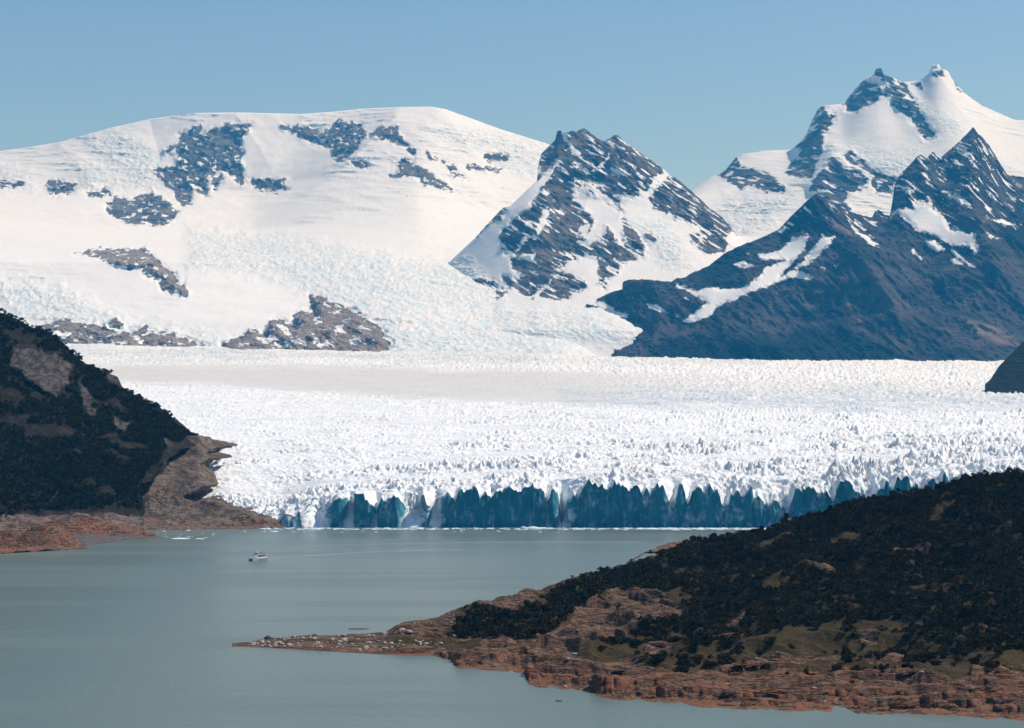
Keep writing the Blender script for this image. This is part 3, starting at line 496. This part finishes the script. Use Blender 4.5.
org = np.clip(1.25-4.2*T, .1, 1)*np.interp(px, [240, 430, 520, 1180], [.4, .6, 1, 1])
tag(link('peninsula', grid_mesh('peninsula', P2, dict(rock=pad(rk), orange=pad(org))), pm), 'near rocky peninsula with an orange shore rising to a scrub-covered crest at the right', 'peninsula', kind='structure')

# small dark reefs beside the spit
def rock_mesh(name, seed, sub=2, flat=.7):
    bm = bmesh.new(); bmesh.ops.create_icosphere(bm, subdivisions=sub, radius=1)
    V = np.array([v.co[:] for v in bm.verts]); d = 1+.28*fbm(V[:,0]*1.1, V[:,1]*1.1, V[:,2]*1.1, 3, seed)
    d = np.minimum(d, 1.04); V = V*d[:,None]; V[:,2] = np.maximum(V[:,2]*flat, -.25)
    for v, c in zip(bm.verts, V): v.co = c
    me = bpy.data.meshes.new(name); bm.to_mesh(me); bm.free(); return me
pale = NT('pale_boulder'); a_ = pale.noise(.9, 5)
pale_mat = pale.bsdf(pale.mix(pale.ramp(a_, .35, .65), (.24,.19,.155), (.50,.44,.39)), .9, pale.bump(pale.noise(2.0, 5), .4))
dk = NT('dark_boulder'); dark_mat = dk.bsdf(dk.mix(dk.noise(1.2, 5), (.04,.035,.03), (.14,.11,.09)), .9, dk.bump(dk.noise(1.5, 5), .4))
def ground_at(P, px, py, x, y):
    k = np.argmin((px-x)**2+(py-y)**2); return P.reshape(-1, 3)[k]
rocks = [rock_mesh('boulder_mesh', s) for s in (3, 8, 15, 22)]
for r in rocks: r.materials.append(pale_mat)
rdark = rock_mesh('dark_boulder_mesh', 5); rdark.materials.append(dark_mat)
def put_rock(me, p, s, name='boulder', **kw):
    o = bpy.data.objects.new(name, me); C.objects.link(o); o.location = (p[0], p[1], p[2]+.12*s)
    o.scale = (s*random.uniform(.85, 1.3), s*random.uniform(.8, 1.1), s*random.uniform(.75, 1.1)); o.rotation_euler = (0, 0, random.uniform(0, 6.28)); return tag(o, **kw)
Pp, ppx, ppy, pT, prk = pen
for x, y, s, lab in ((268, 637.5, 3.4, 'large dark rounded boulder near the tip of the gravel spit'), (314, 635, 2.8, 'dark boulder on the far edge of the spit, right of the large rounded one')):
    p = ground_at(Pp, ppx, ppy, x, y+1.5); o = put_rock(rdark, p, s, label=lab, cat='boulder', group='boulders on the peninsula')
for x, y, s, lab in ((391, 644, 3.6, 'largest pale boulder in the middle of the gravel spit'), (289, 644.5, 2.8, 'medium pale boulder just right of the dark boulder near the spit tip'), (402, 634.5, 3.8, 'long flat pale boulder where the spit joins the dark bank'), (409, 636, 4.2, 'grey slab boulder at the foot of the dark bank above the spit'),
                     (565, 687, 2.4, 'pale boulder at the waterline below the orange point'), (718, 620.5, 3.0, 'pale rock lying among shrubs above the long slab')):
    p = ground_at(Pp, ppx, ppy, x, y); put_rock(random.choice(rocks), p, s*.8, label=lab, cat='boulder', group='boulders on the peninsula')
spit = (ppx > 248) & (ppx < 460) & (pT > .1) & (pT < .95) & (ppy > 634); ids = np.flatnonzero(spit.ravel())
pr = (.25+sstep(.0, .5, fbm(ppx.ravel()[ids]/14, ppy.ravel()[ids]/5, 0*ids, 2, 77)))*1.0; pr /= pr.sum()
for k in rng.choice(ids, 230, replace=False, p=pr):
    put_rock(random.choice(rocks), Pp.reshape(-1, 3)[k], random.choice((.6, .8, .9, 1.2, 1.6, 2.3)), label='small pale stone lying on the gravel spit', cat='boulder', group='pale stones on the gravel spit')
bank = (ppx > 400) & (ppx < 560) & (pT > .7) & (pT < .99); ids = np.flatnonzero(bank.ravel())
for k in rng.choice(ids, 40, replace=False):
    put_rock(random.choice(rocks), Pp.reshape(-1, 3)[k], random.choice((.6, .8, 1.1, 1.4)), label='small pale stone along the top of the bank above the spit', cat='boulder', group='pale stones on the bank')
sl = (ppx > 560) & (prk > .4) & (pT > .03) & (pT < .5); ids = np.flatnonzero(sl.ravel())
for k in rng.choice(ids, 60, replace=False):
    put_rock(random.choice(rocks+[rdark]), Pp.reshape(-1, 3)[k], random.choice((.6, .8, 1.0, 1.4, 1.9)), label='loose rock lying on the orange shore slabs', cat='rock', group='loose rocks on the orange shore')
for x, y, w, lab in ((359, 629, 10, 'thin dark reef in the water behind the spit'), (508, 597, 8, 'dark rock shelf reaching into the water from the far bank'), (559, 701, 2.6, 'tiny dark rock alone in the water below the orange point')):
    Yw = 200*F/(y-HY); o = put_rock(rdark, ((x-512)/F*Yw, Yw, -.1), 1, name='reef', label=lab, cat='reef'); o.scale = (w, 3.2, 1.0 if w > 5 else .9); o.rotation_euler = (0, 0, .05)

def slab_mesh(seed):
    bm = bmesh.new(); bmesh.ops.create_icosphere(bm, subdivisions=5, radius=1); V = np.array([v.co[:] for v in bm.verts])
    c = .30*np.abs(perlin(V[:,0]*1.3, V[:,1]*2.2, V[:,2]*2, seed))*2+.10*np.abs(perlin(V[:,0]*4, V[:,1]*7, V[:,2]*6, seed+1))*2+.05*fbm(V[:,0]*12, V[:,1]*12, V[:,2]*12, 2, seed+2)
    V = V*(.85+c-.15)[:,None]; V[:,2] = np.maximum(V[:,2], -.4)
    for v, p in zip(bm.verts, V): v.co = p
    for f in bm.faces: f.smooth = True
    me = bpy.data.meshes.new('slab_mesh'); bm.to_mesh(me); bm.free()
    for a, v in (('rock', 1.3), ('orange', .9)): me.attributes.new(a, 'FLOAT', 'POINT').data.foreach_set('value', np.full(len(V), v, np.float32))
    me.materials.append(pm); return me
slabm = [slab_mesh(k) for k in (50, 61, 72, 83, 94)]
def slab(x, y, w, d, h, label, group=None):
    p = ground_at(Pp, ppx, ppy, x, y); o = bpy.data.objects.new('rock', random.choice(slabm)); C.objects.link(o)
    o.location = (p[0], p[1], p[2]-.15*h); o.scale = (w, d, h); o.rotation_euler = (random.uniform(-.08, .08), random.uniform(-.16, .05), random.uniform(-.35, .35)); return tag(o, label, 'rock', group)
for x, y, w, d, h, lab in ((864, 706, 10, 8, 4.5, 'rounded orange rock at the near waterline, just right of the small inlet'), (905, 706, 13, 9, 5.5, 'biggest rounded orange rock at the near waterline'), (950, 710, 8, 7, 3.6, 'cracked orange rock at the waterline right of the biggest one'),
                           (790, 660, 30, 9, 4.0, 'long smooth rounded rock hump in the middle of the open slope'), (890, 663, 15, 8, 4.0, 'pale domed slab below the dark scrub right of the long hump'), (925, 686, 18, 8, 3.6, 'grey slab above the waterline rocks'), (985, 690, 16, 10, 6.5, 'ribbed grey slab leaning up at the lower right'),
                           (735, 622, 9, 4, 1.8, 'small pale slab highest on the open slope'), (723, 637, 18, 5, 2.2, 'long pale slab on the open slope below the small one'), (655, 650, 12, 5, 2.4, 'pale slab left of the tall dark bush group'), (815, 693, 16, 8, 4.0, 'orange slab left of the small inlet'), (770, 696, 13, 7, 3.4, 'low orange slab further left along the near shore')):
    slab(x, y, w, d, h, lab)
m = (pT > .02) & (pT < .30) & (ppx > 560) & (ppx < 1060) & (prk > .5); ids = np.flatnonzero(m.ravel())
for k in rng.choice(ids, 40, replace=False):
    s_ = random.uniform(2.0, 6.0); slab(ppx.ravel()[k], ppy.ravel()[k], s_*random.uniform(1.1, 1.9), s_, s_*random.uniform(.35, .6), 'rounded rock hump among the orange slabs of the near shore', 'rock humps on the near shore')

# ================================================================== VEGETATION
def leaf_cloud(n, blobs, size, seed, flat=.8):
    """leaf-sized triangles through a few clumps; returns verts, tri faces"""
    r = np.random.default_rng(seed); b = np.array(blobs)
    k = r.choice(len(b), n, p=b[:,3]**2/np.sum(b[:,3]**2)); d = r.normal(size=(n, 3)); d /= np.linalg.norm(d, axis=1)[:,None]
    c = b[k,:3] + d*(b[k,3]*r.uniform(.55, 1.05, n))[:,None]*np.array([1, 1, flat]); c[:,2] = np.maximum(c[:,2], .05)
    u = r.normal(size=(n, 3)); u /= np.linalg.norm(u, axis=1)[:,None]; v = np.cross(u, r.normal(size=(n, 3))); v /= np.linalg.norm(v, axis=1)[:,None]
    s = size*r.uniform(.6, 1.3, n)[:,None]
    V = np.stack([c-u*s*.6-v*s*.35, c+u*s*.6-v*s*.35, c+v*s*.8], 1).reshape(-1, 3)
    return V, np.arange(3*n).reshape(n, 3)
def leaf_mat(name, a, b):
    t = NT(name); oi = t.new('ShaderNodeObjectInfo').outputs['Random']
    n = t.math('ADD', t.math('MULTIPLY', t.noise(.05, 5, .65), .95), t.math('MULTIPLY', oi, .25))
    return t.bsdf(t.mix(t.ramp(n, .35, .75), a, b), .85, spec=.1)
LG, LF = leaf_mat('shrub_leaves', (.007,.0055,.0005), (.042,.032,.004)), leaf_mat('forest_leaves', (.008,.009,.002), (.034,.033,.008))
bark = plain('bark', (.09,.075,.06), .9, .1)
def blob_set(seed, n, r0, h):
    r = np.random.default_rng(seed); return [(r.uniform(-.6, .6)*r0, r.uniform(-.6, .6)*r0, h*r.uniform(.25, .8), r0*r.uniform(.35, .6)) for _ in range(n)]
def mass(name, label, cat, pos, size, protos, mat):
    Vs, Fs, off = [], [], 0
    for p, s in zip(pos, size):
        V, f = protos[rng.integers(len(protos))]; a = rng.uniform(0, 6.28); c, q = math.cos(a), math.sin(a)
        W = V @ np.array([[c, q, 0], [-q, c, 0], [0, 0, 1]])*s + p
        Vs.append(W); Fs.append(f+off); off += len(W)
    return tag(link(name, mesh_np(name, np.concatenate(Vs), np.concatenate(Fs), False), mat), label, cat, kind='stuff')
# wood on the left hill: cone and round crowns far off, one mass
protos = [leaf_cloud(70, blob_set(k, 5, 1.0, 1.9), .42, 200+k) for k in range(6)]
w = (hills+5*fbm(hillx/12, hilly/10, 0*hillx, 3, 7) < -.5) & (hillx > -190) & (hilly < 519) & (bare < -.5); ids = np.flatnonzero(w.ravel())
q = fbm(hillP[...,0].ravel()[ids]/90, hillP[...,1].ravel()[ids]/90, hillP[...,2].ravel()[ids]/90, 3, 5); ids = ids[q > -.34]
ids = rng.choice(ids, 11000, replace=False)
mass('forest', 'dense dark green wood covering the steep hillside on the left', 'forest', hillP.reshape(-1, 3)[ids], rng.uniform(2.3, 5.2, len(ids)), protos, LF)
# scrub mass on the peninsula
protoS = [leaf_cloud(80, blob_set(30+k, 6, 1.0, 1.2), .34, 300+k) for k in range(6)]
dens = fbm(Pp[...,0]/45, Pp[...,1]/70, 0*pT, 3, 123)
sz = sstep(.33, .47, T+.12*dens+.12*sstep(800, 1000, ppx)-.16*(1-wide))
openp = sstep(-3, 2, np.maximum(sdpoly(ppx, ppy, turf), np.maximum(sdpoly(ppx, ppy, slabs), sdpoly(ppx, ppy, cliffP))))
prob = (sz*(dens > -.5)+.06*(T > .15)*(dens > .05))*(1-openp)*(wide > .5)*(ppx > 455)
prob = np.where((ppx < 600), prob*sstep(-6, 6, sdpoly(ppx, ppy, [P8([(-60,280),(60,250),(200,180),(330,120),(460,90),(420,200),(330,240),(230,280),(150,300),(80,360),(-60,330)]), P7([(690,250),(760,240),(900,240),(1020,160),(1020,300),(900,330),(820,310),(640,290)])])), prob)
ids = np.flatnonzero(prob.ravel() > .02); wgt = prob.ravel()[ids]*(Pp[...,1].ravel()[ids]/1500)**2
scrub = rng.choice(ids, 11500, replace=False, p=wgt/wgt.sum())
posS = Pp.reshape(-1, 3)[scrub]
mass('scrub', 'dark low scrub covering the upper slope and crest of the peninsula', 'scrub', posS, rng.uniform(2.0, 4.4, len(scrub)), protoS, LG)
# single shrubs on the open ground and along the crest
shr = []
for k in range(6):
    V, f = leaf_cloud(360, blob_set(60+k, 8, 1.0, 1.15), .2, 400+k); me = mesh_np('shrub_foliage', V, f, False); me.materials.append(LG); shr.append(me)
def shrub(p, s, label, group, sq=1.0):
    o = bpy.data.objects.new('shrub', random.choice(shr)); C.objects.link(o); o.location = p; o.scale = (s, s, s*sq); o.rotation_euler = (0, 0, random.uniform(0, 6.28))
    return tag(o, label, 'shrub', group)
m = (pT > .14) & (pT < .5) & (ppx > 520) & (prk < .75) & (wide > .6) & (ppx < 1060); ids = np.flatnonzero(m.ravel())
wg = (.2+sstep(0, .35, dens.ravel()[ids]))*(1-.93*openp.ravel()[ids]); 
for k in rng.choice(ids, 200, replace=False, p=wg/wg.sum()):
    shrub(Pp.reshape(-1, 3)[k], random.uniform(1.8, 5.4), 'dark bush on the open slope above the orange shore', 'bushes on the open slope')
m = (pT > .93) & (ppx > 560) & (ppx < 1060); ids = np.flatnonzero(m.ravel())
for k in rng.choice(ids, 75, replace=False):
    shrub(Pp.reshape(-1, 3)[k], random.uniform(1.6, 3.4), 'dark bush standing along the crest of the peninsula', 'bushes along the crest')
for x, y, s, lab in ((604, 574, 5.2, 'rounded dark bush against the water, leftmost large bush on the crest'), (728, 661, 5.4, 'large dark bush below the pale slab in mid slope'), (694, 652, 6.0, 'tall dark bush group left of the middle slab'), (770, 648, 5.0, 'dark bush on the right of the open slope, above the long rounded slab'), (906, 672, 5.0, 'dark bush between two rounded slabs near the right shore')):
    shrub(ground_at(Pp, ppx, ppy, x, y), s, lab, None, 1.15)
# trees on the skyline
def make_tree(p, h, lean, label, seed, dead=False):
    e = bpy.data.objects.new('tree', None); C.objects.link(e); e.location = p; tag(e, label, 'tree', 'trees on the crest')
    bm = bmesh.new(); r = random.Random(seed)
    def seg(a, b, ra, rb):
        a, b = Vector(a), Vector(b); d = (b-a).normalized(); u = d.orthogonal().normalized(); v = d.cross(u); R1, R2 = [], []
        for i in range(6):
            c, q = math.cos(i*math.pi/3), math.sin(i*math.pi/3)
            R1.append(bm.verts.new(a+(u*c+v*q)*ra)); R2.append(bm.verts.new(b+(u*c+v*q)*rb))
        for i in range(6): bm.faces.new((R1[i], R1[(i+1)%6], R2[(i+1)%6], R2[i]))
    top = Vector((lean*h, 0, h*.85)); seg((0,0,-.5), top*.5, .32, .22); seg(top*.5, top, .22, .07); bl = []
    for i in range(7):
        t = r.uniform(.35, .95); s = top*t; a = r.uniform(0, 6.28); L = h*.34*(1.15-t*.6); e2 = s+Vector((math.cos(a)*L, math.sin(a)*L, L*.45))
        seg(s, e2, .12, .04); bl.append((*e2, h*r.uniform(.10, .17)))
    me = bpy.data.meshes.new('trunk'); bm.to_mesh(me); bm.free(); link('trunk', me, bark, e)
    bl.append((*top, h*.15)); bl.append((*(top*.7), h*.2))
    V, f = leaf_cloud(260 if dead else 1300, bl, h*.045, seed)
    link('crown', mesh_np('crown', V, f, False), LG, e)
for x, h, ln, lab, dead in ((787, 12, .05, 'tallest leafy tree on the crest, in front of the ice cliff', False), (808, 7, -.1, 'sparse small tree on the crest, right of the tallest tree', False), (830, 8, .15, 'small leaning tree on the crest further right of the tallest tree', False),
                            (704, 7.5, .25, 'thin sparse tree against the water, above the orange headland', True), (697, 6, -.2, 'leftmost thin bare tree beside the water on the crest', True), (715, 8, .0, 'bushy round tree right of the two thin trees on the crest', False), (683, 8, .1, 'round tree on the crest just right of the small headland', False),
                            (652, 7, -.3, 'small dark tree at the left foot of the pale headland', False), (898, 7, .1, 'low spreading tree on the right part of the crest', False)):
    y = float(np.interp(x, [p_[0] for p_ in prid], [p_[1] for p_ in prid])); make_tree(tuple(ground_at(Pp, ppx, ppy, x, y+2)), h, ln, lab, int(x), dead)

# ================================================================== WATER, ICE, BOAT
t = NT('lake_water')
wv = t.noise(1, 5, .6, vec=t.co((.10,.05,.1))); wl = t.noise(1, 5, .55, vec=t.co((.0012,.010,.1))); w3 = t.noise(1, 4, .6, vec=t.co((.5,.2,.1)))
calm = t.ramp(wl, .45, .62)
nb = t.bump(t.math('ADD', wv, t.math('MULTIPLY', w3, .3)), 1.0, .5)
wm = t.bsdf(t.mix(t.math('MULTIPLY', calm, .35), (.122,.160,.132), (.150,.190,.165)), t.math('MULTIPLY_ADD', calm, .08, .30), nb, spec=.35)
me = mesh_np('lake', [(-26500,-2500,0),(26500,-2500,0),(26500,50500,0),(-26500,50500,0)], [[0,1,2,3]], False)
tag(link('lake', me, wm), 'calm milky grey-green glacial lake', 'lake', kind='structure')

ft = NT('foam'); fa = ft.ramp(ft.noise(1, 4, .6, vec=ft.co((.05,.5,.1))), .35, .65)
tr = ft.new('ShaderNodeBsdfTransparent'); df = ft.new('ShaderNodeBsdfDiffuse', {'Color': (.62,.68,.70)})
mx = ft.new('ShaderNodeMixShader', {0: ft.math('MULTIPLY', fa, ft.attr('foam')), 1: tr.outputs[0], 2: df.outputs[0]}); ft.t.links.new(mx.outputs[0], ft.out.inputs[0])
def wat(x, y): Yw = 200*F/(y-HY); return np.array([(x-512)/F*Yw, Yw, 0.0])
def foam(name, label, line, width, f0, f1, z=.05):
    pts = np.array([wat(*p) for p in line]); s = np.linspace(0, 1, 120); u = np.linspace(0, 1, len(pts))
    c = np.stack([np.interp(s, u, pts[:,i]) for i in range(3)], -1); wd = np.interp(s, [0, 1], width); d = np.gradient(c, axis=0); nrm = np.stack([-d[:,1], d[:,0], 0*s], -1); nrm /= np.linalg.norm(nrm, axis=1)[:,None]
    Q = np.stack([c+nrm*wd[:,None]*k for k in (-1, -.5, 0, .5, 1)], 0); Q[...,2] = z
    at = np.array([0, .8, 1, .8, 0])[:,None]*np.interp(s, [0, .03, 1], [f0, f0, f1])[None]
    return tag(link(name, grid_mesh(name, Q, dict(foam=at)), ft.m), label, 'wake', kind='stuff')
foam('wake', 'thin pale wake trailing right behind the boat', [(264,559.2),(285,557.3),(320,555),(360,552.5),(410,550.6),(470,549.5)], (1.5, 9), .85, .22)
foam('surface_ripple', 'long pale streak of ripples across the lake before the ice cliff', [(300,546),(380,544),(470,542.5),(560,541.8),(640,542)], (16, 20), .16, .22, .08)
foam('surface_ripple', 'shorter pale streak of ripples on the lake left of the long streak', [(200,545),(260,543),(330,541),(400,540.5)], (10, 14), .10, .14, .11)

ice_t = NT('floating_ice'); im = ice_t.bsdf(ice_t.mix(ice_t.ramp(ice_t.noise(.8, 4), .4, .65), (.80,.83,.84), (.55,.72,.80)), .6, ice_t.bump(ice_t.noise(1.2, 4), .5))
icem = [rock_mesh('ice_floe_mesh', 40+s, 2, .6) for s in range(4)]
for r in icem: r.materials.append(im)
def floe(x, y, w, h, label, group='ice floes on the lake'):
    p = wat(x, y); o = bpy.data.objects.new('ice_floe', random.choice(icem)); C.objects.link(o); o.location = (p[0], p[1], .02); o.scale = (w, w*random.uniform(.5, .9), h); o.rotation_euler = (0, 0, random.uniform(-.5, .5)); return tag(o, label, 'ice floe', group)
floe(534, 528.9, 15, 6.5, 'largest white block of floating ice at the foot of the cliff'); floe(523.5, 528.9, 7, 7, 'upright ice block joined to the left of the largest floating block'); floe(543, 529.0, 11, 4.5, 'low ice block at the right end of the largest floating block')
floe(181, 538.5, 14, 1.4, 'long flat white floe off the gravel beach'); floe(140, 533.8, 10, 2.6, 'white stranded ice lump at the beach edge behind the gravel tip'); floe(132, 534.2, 7, 2, 'small stranded ice lump left of the larger one on the beach edge'); floe(200, 538.8, 8, 1.0, 'thin floe right of the long flat one')
floe(188, 530.4, 4, 1.6, 'small floe farther out behind the long flat one'); floe(164, 531.4, 3, 1.2, 'small floe near the moraine shore'); floe(274, 531.6, 7, 1.8, 'white floe in front of the left cave of the ice cliff')
floe(649, 556.0-6, 1.2, 1.6, 'tiny white ice bit close to the pale headland')
for x, y in ((60+505, 527), ):
    pass
for _ in range(16): floe(random.uniform(150, 215), random.uniform(531, 541), random.uniform(1.0, 3.2), random.uniform(.4, .9), 'small scrap of ice drifting off the gravel beach', 'scraps of ice off the beach')
for _ in range(46): floe(random.uniform(240, 560), random.uniform(528.8, 532.5), random.uniform(1.0, 3.6), random.uniform(.5, 1.6), 'small piece of ice drifting before the left half of the ice cliff', 'ice pieces before the left cliff')
for _ in range(60): floe(random.uniform(560, 760), random.uniform(528.2, 530.2), random.uniform(1.5, 5.0), random.uniform(.6, 2.2), 'small piece of ice drifting before the right half of the ice cliff', 'ice pieces before the right cliff')
Vs, Fs, off = [], [], 0
bmv = [(np.array([v.co[:] for v in m_.vertices]), np.array([p_.vertices[:] for p_ in m_.polygons])) for m_ in icem]
for _ in range(520):
    x = random.choice((random.uniform(445, 760), random.uniform(640, 770), random.uniform(262, 445))); p = wat(x, random.uniform(528.0, 529.6)); V, f = random.choice(bmv); s = random.uniform(.7, 3.4)
    Vs.append(V*np.array([s*1.6, s, s*.45])+p); Fs.append(f+off); off += len(V)
tag(link('brash_ice', mesh_np('brash_ice', np.concatenate(Vs), np.concatenate(Fs), False), im), 'thin line of crushed white ice along the foot of the ice cliff', 'brash ice', kind='stuff')

# catamaran: x forward, about 22 m long
white, grey, glass, red, navy = plain('white_paint', (.78,.77,.74), .35), plain('grey_paint', (.22,.23,.25), .5), plain('dark_glass', (.012,.016,.022), .12, .6), plain('red_paint', (.40,.07,.05), .4), plain('dark_hull', (.03,.035,.045), .4)
boat = bpy.data.objects.new('boat', None); C.objects.link(boat); tag(boat, 'small white catamaran tour boat with dark windows, sailing left across the lake', 'boat')
def loft(name, secs, mat, parent, bev=0):
    """secs: list of (x, [(y, z), ...]) closed sections"""
    bm = bmesh.new(); rings = [[bm.verts.new((x, y, z)) for y, z in pr_] for x, pr_ in secs]; n = len(rings[0])
    for a, b in zip(rings[:-1], rings[1:]):
        for i in range(n): bm.faces.new((a[i], a[(i+1)%n], b[(i+1)%n], b[i]))
    bm.faces.new(rings[0][::-1]); bm.faces.new(rings[-1]); bmesh.ops.recalc_face_normals(bm, faces=bm.faces)
    me = bpy.data.meshes.new(name); bm.to_mesh(me); bm.free(); o = link(name, me, mat, parent)
    if bev: md = o.modifiers.new('b', 'BEVEL'); md.width = bev; md.segments = 2
    return o
rect = lambda y0, y1, z0, z1: [(y0, z0), (y1, z0), (y1, z1), (y0, z1)]
for s in (-1, 1):
    secs = [(x, [(s*3.1-hw, 1.9), (s*3.1-hw*.8, .3), (s*3.1, -.5), (s*3.1+hw*.8, .3), (s*3.1+hw, 1.9)]) for x, hw in ((-10.5, 1.15), (-4, 1.25), (3, 1.2), (7.5, .85), (10, .4), (11.4, .06))]
    hl = loft('hull', secs, white, boat, 0)
    loft('hull_stripe', [(-10.3, rect(s*4.22, s*4.30, 1.0, 1.5)), (2.8, rect(s*4.26, s*4.34, 1.0, 1.5))], red, hl)
loft('deck', [(-10.6, rect(-4.3, 4.3, 1.9, 2.4)), (6, rect(-4.3, 4.3, 1.9, 2.4)), (10.6, rect(-3.4, 3.4, 1.95, 2.45))], white, boat, .05)
cb = loft('cabin', [(-8.2, rect(-3.7, 3.7, 2.4, 4.7)), (4.5, rect(-3.7, 3.7, 2.4, 4.7)), (6.8, rect(-3.2, 3.2, 2.4, 3.4))], white, boat, .08)
for s in (-1, 1):
    for i in range(6): loft('window', [(-7.4+i*1.95, rect(s*3.66, s*3.76, 3.2, 4.2)), (-5.8+i*1.95, rect(s*3.66, s*3.76, 3.2, 4.2))], glass, boat)
loft('windscreen', [(4.7, rect(-3.3, 3.3, 3.95, 4.55)), (6.2, rect(-3.0, 3.0, 3.4, 3.72))], glass, boat)
loft('upper_deck', [(-8.6, rect(-3.9, 3.9, 4.7, 4.85)), (4.2, rect(-3.9, 3.9, 4.7, 4.85))], grey, boat)
wh = loft('wheelhouse', [(-1.2, rect(-1.8, 1.8, 4.85, 6.9)), (2.4, rect(-1.8, 1.8, 4.85, 6.9)), (3.3, rect(-1.6, 1.6, 4.85, 5.7))], white, boat, .06)
for s in (-1, 1): loft('window', [(-.8, rect(s*1.77, s*1.86, 5.7, 6.5)), (2.0, rect(s*1.77, s*1.86, 5.7, 6.5))], glass, wh)
loft('windscreen', [(2.42, rect(-1.5, 1.5, 6.1, 6.75)), (3.28, rect(-1.4, 1.4, 5.72, 5.9))], glass, wh)
loft('roof', [(-1.6, rect(-2.0, 2.0, 6.9, 7.05)), (2.8, rect(-2.0, 2.0, 6.9, 7.05))], white, wh)
loft('awning', [(-7.6, rect(-2.8, 2.8, 6.4, 6.52)), (-2.4, rect(-2.8, 2.8, 6.4, 6.52))], navy, boat)
for sx in (-7.4, -2.6):
    for s in (-1, 1): loft('awning_post', [(sx, rect(s*2.6-.06, s*2.6+.06, 4.85, 6.4)), (sx+.12, rect(s*2.6-.06, s*2.6+.06, 4.85, 6.4))], white, boat)
loft('mast', [(0, rect(-.12, .12, 7.05, 10.2)), (.25, rect(-.12, .12, 7.05, 10.2))], white, boat); loft('radar', [(-.3, rect(-.9, .9, 8.6, 8.8)), (.2, rect(-.9, .9, 8.6, 8.8))], white, boat)
for s in (-1, 1):
    for z in (5.35, 5.8): loft('railing', [(-8.5, rect(s*3.82-.03, s*3.82+.03, z, z+.06)), (4.1, rect(s*3.82-.03, s*3.82+.03, z, z+.06))], white, boat)
    loft('railing', [(6, rect(s*3.6-.03, s*3.6+.03, 3.3, 3.36)), (10.3, rect(s*3.0-.03, s*3.0+.03, 3.3, 3.36))], white, boat)
bp = wat(258, 560.2); boat.location = (bp[0], bp[1], -.1); boat.rotation_euler = (0, 0, math.radians(180+52)); boat.scale = (1.12, 1.2, 1.45)
# ================================================================== HAZE, SKY, SUN, CAMERA
hz_ = NT('haze_air'); hz_.n.remove(hz_.out); hz_.out = hz_.n.new('ShaderNodeOutputMaterial')
HAZE = 2.3e-5
pv = hz_.new('ShaderNodeVolumePrincipled', {'Color': (.035,.42,.95), 'Density': HAZE, 'Absorption Color': (1, 1, 1), 'Anisotropy': 0.0}); hz_.t.links.new(pv.outputs[0], hz_.out.inputs['Volume'])
bm = bmesh.new(); bmesh.ops.create_cube(bm, size=1); me = bpy.data.meshes.new('haze'); bm.to_mesh(me); bm.free()
hb = link('haze', me, hz_.m); hb.scale = (54000, 54000, 6200); hb.location = (0, 24000, 6200/2-9.5); tag(hb, 'thin blue haze that fades the far mountains', 'haze', kind='stuff')

AZ, EL = 26.0, 50.0
sc = bpy.context.scene
w = bpy.data.worlds.new('World'); sc.world = w; w.use_nodes = True; nt = w.node_tree; nt.nodes.clear()
sky = nt.nodes.new('ShaderNodeTexSky'); sky.sky_type = 'NISHITA'; sky.sun_disc = False; sky.sun_elevation = math.radians(EL); sky.sun_rotation = math.radians(90-AZ); sky.altitude = 400; sky.air_density = 1.0; sky.dust_density = .3; sky.ozone_density = 6.0
bg = nt.nodes.new('ShaderNodeBackground'); bg.inputs[1].default_value = .115; wo = nt.nodes.new('ShaderNodeOutputWorld')
nt.links.new(sky.outputs[0], bg.inputs[0]); nt.links.new(bg.outputs[0], wo.inputs[0])
sl_ = bpy.data.lights.new('sun', 'SUN'); sl_.energy = 4.4; sl_.angle = math.radians(.5); sl_.color = (1, .985, .97)
so = bpy.data.objects.new('sun', sl_); C.objects.link(so)
sv = Vector((math.cos(math.radians(EL))*math.cos(math.radians(AZ)), math.cos(math.radians(EL))*math.sin(math.radians(AZ)), math.sin(math.radians(EL))))
so.rotation_euler = sv.to_track_quat('Z', 'Y').to_euler()
cam = bpy.data.cameras.new('camera'); co = bpy.data.objects.new('camera', cam); C.objects.link(co); sc.camera = co
co.location = (0, 0, H); co.rotation_euler = (math.radians(90), 0, 0); cam.sensor_width = 36; cam.sensor_fit = 'HORIZONTAL'; cam.lens = 36*F/1024
cam.shift_y = (HY-364)/1024; cam.clip_start = 1; cam.clip_end = 90000
sc.render.engine = 'CYCLES'; sc.render.resolution_x, sc.render.resolution_y = 1024, 728
sc.view_settings.view_transform = 'Standard'; sc.view_settings.look = 'None'; sc.view_settings.gamma = 1; sc.view_settings.exposure = 0; sc.view_settings.use_curve_mapping = False
sc.cycles.use_denoising = True; sc.cycles.volume_bounces = 0; sc.cycles.max_bounces = 5; sc.cycles.transparent_max_bounces = 8
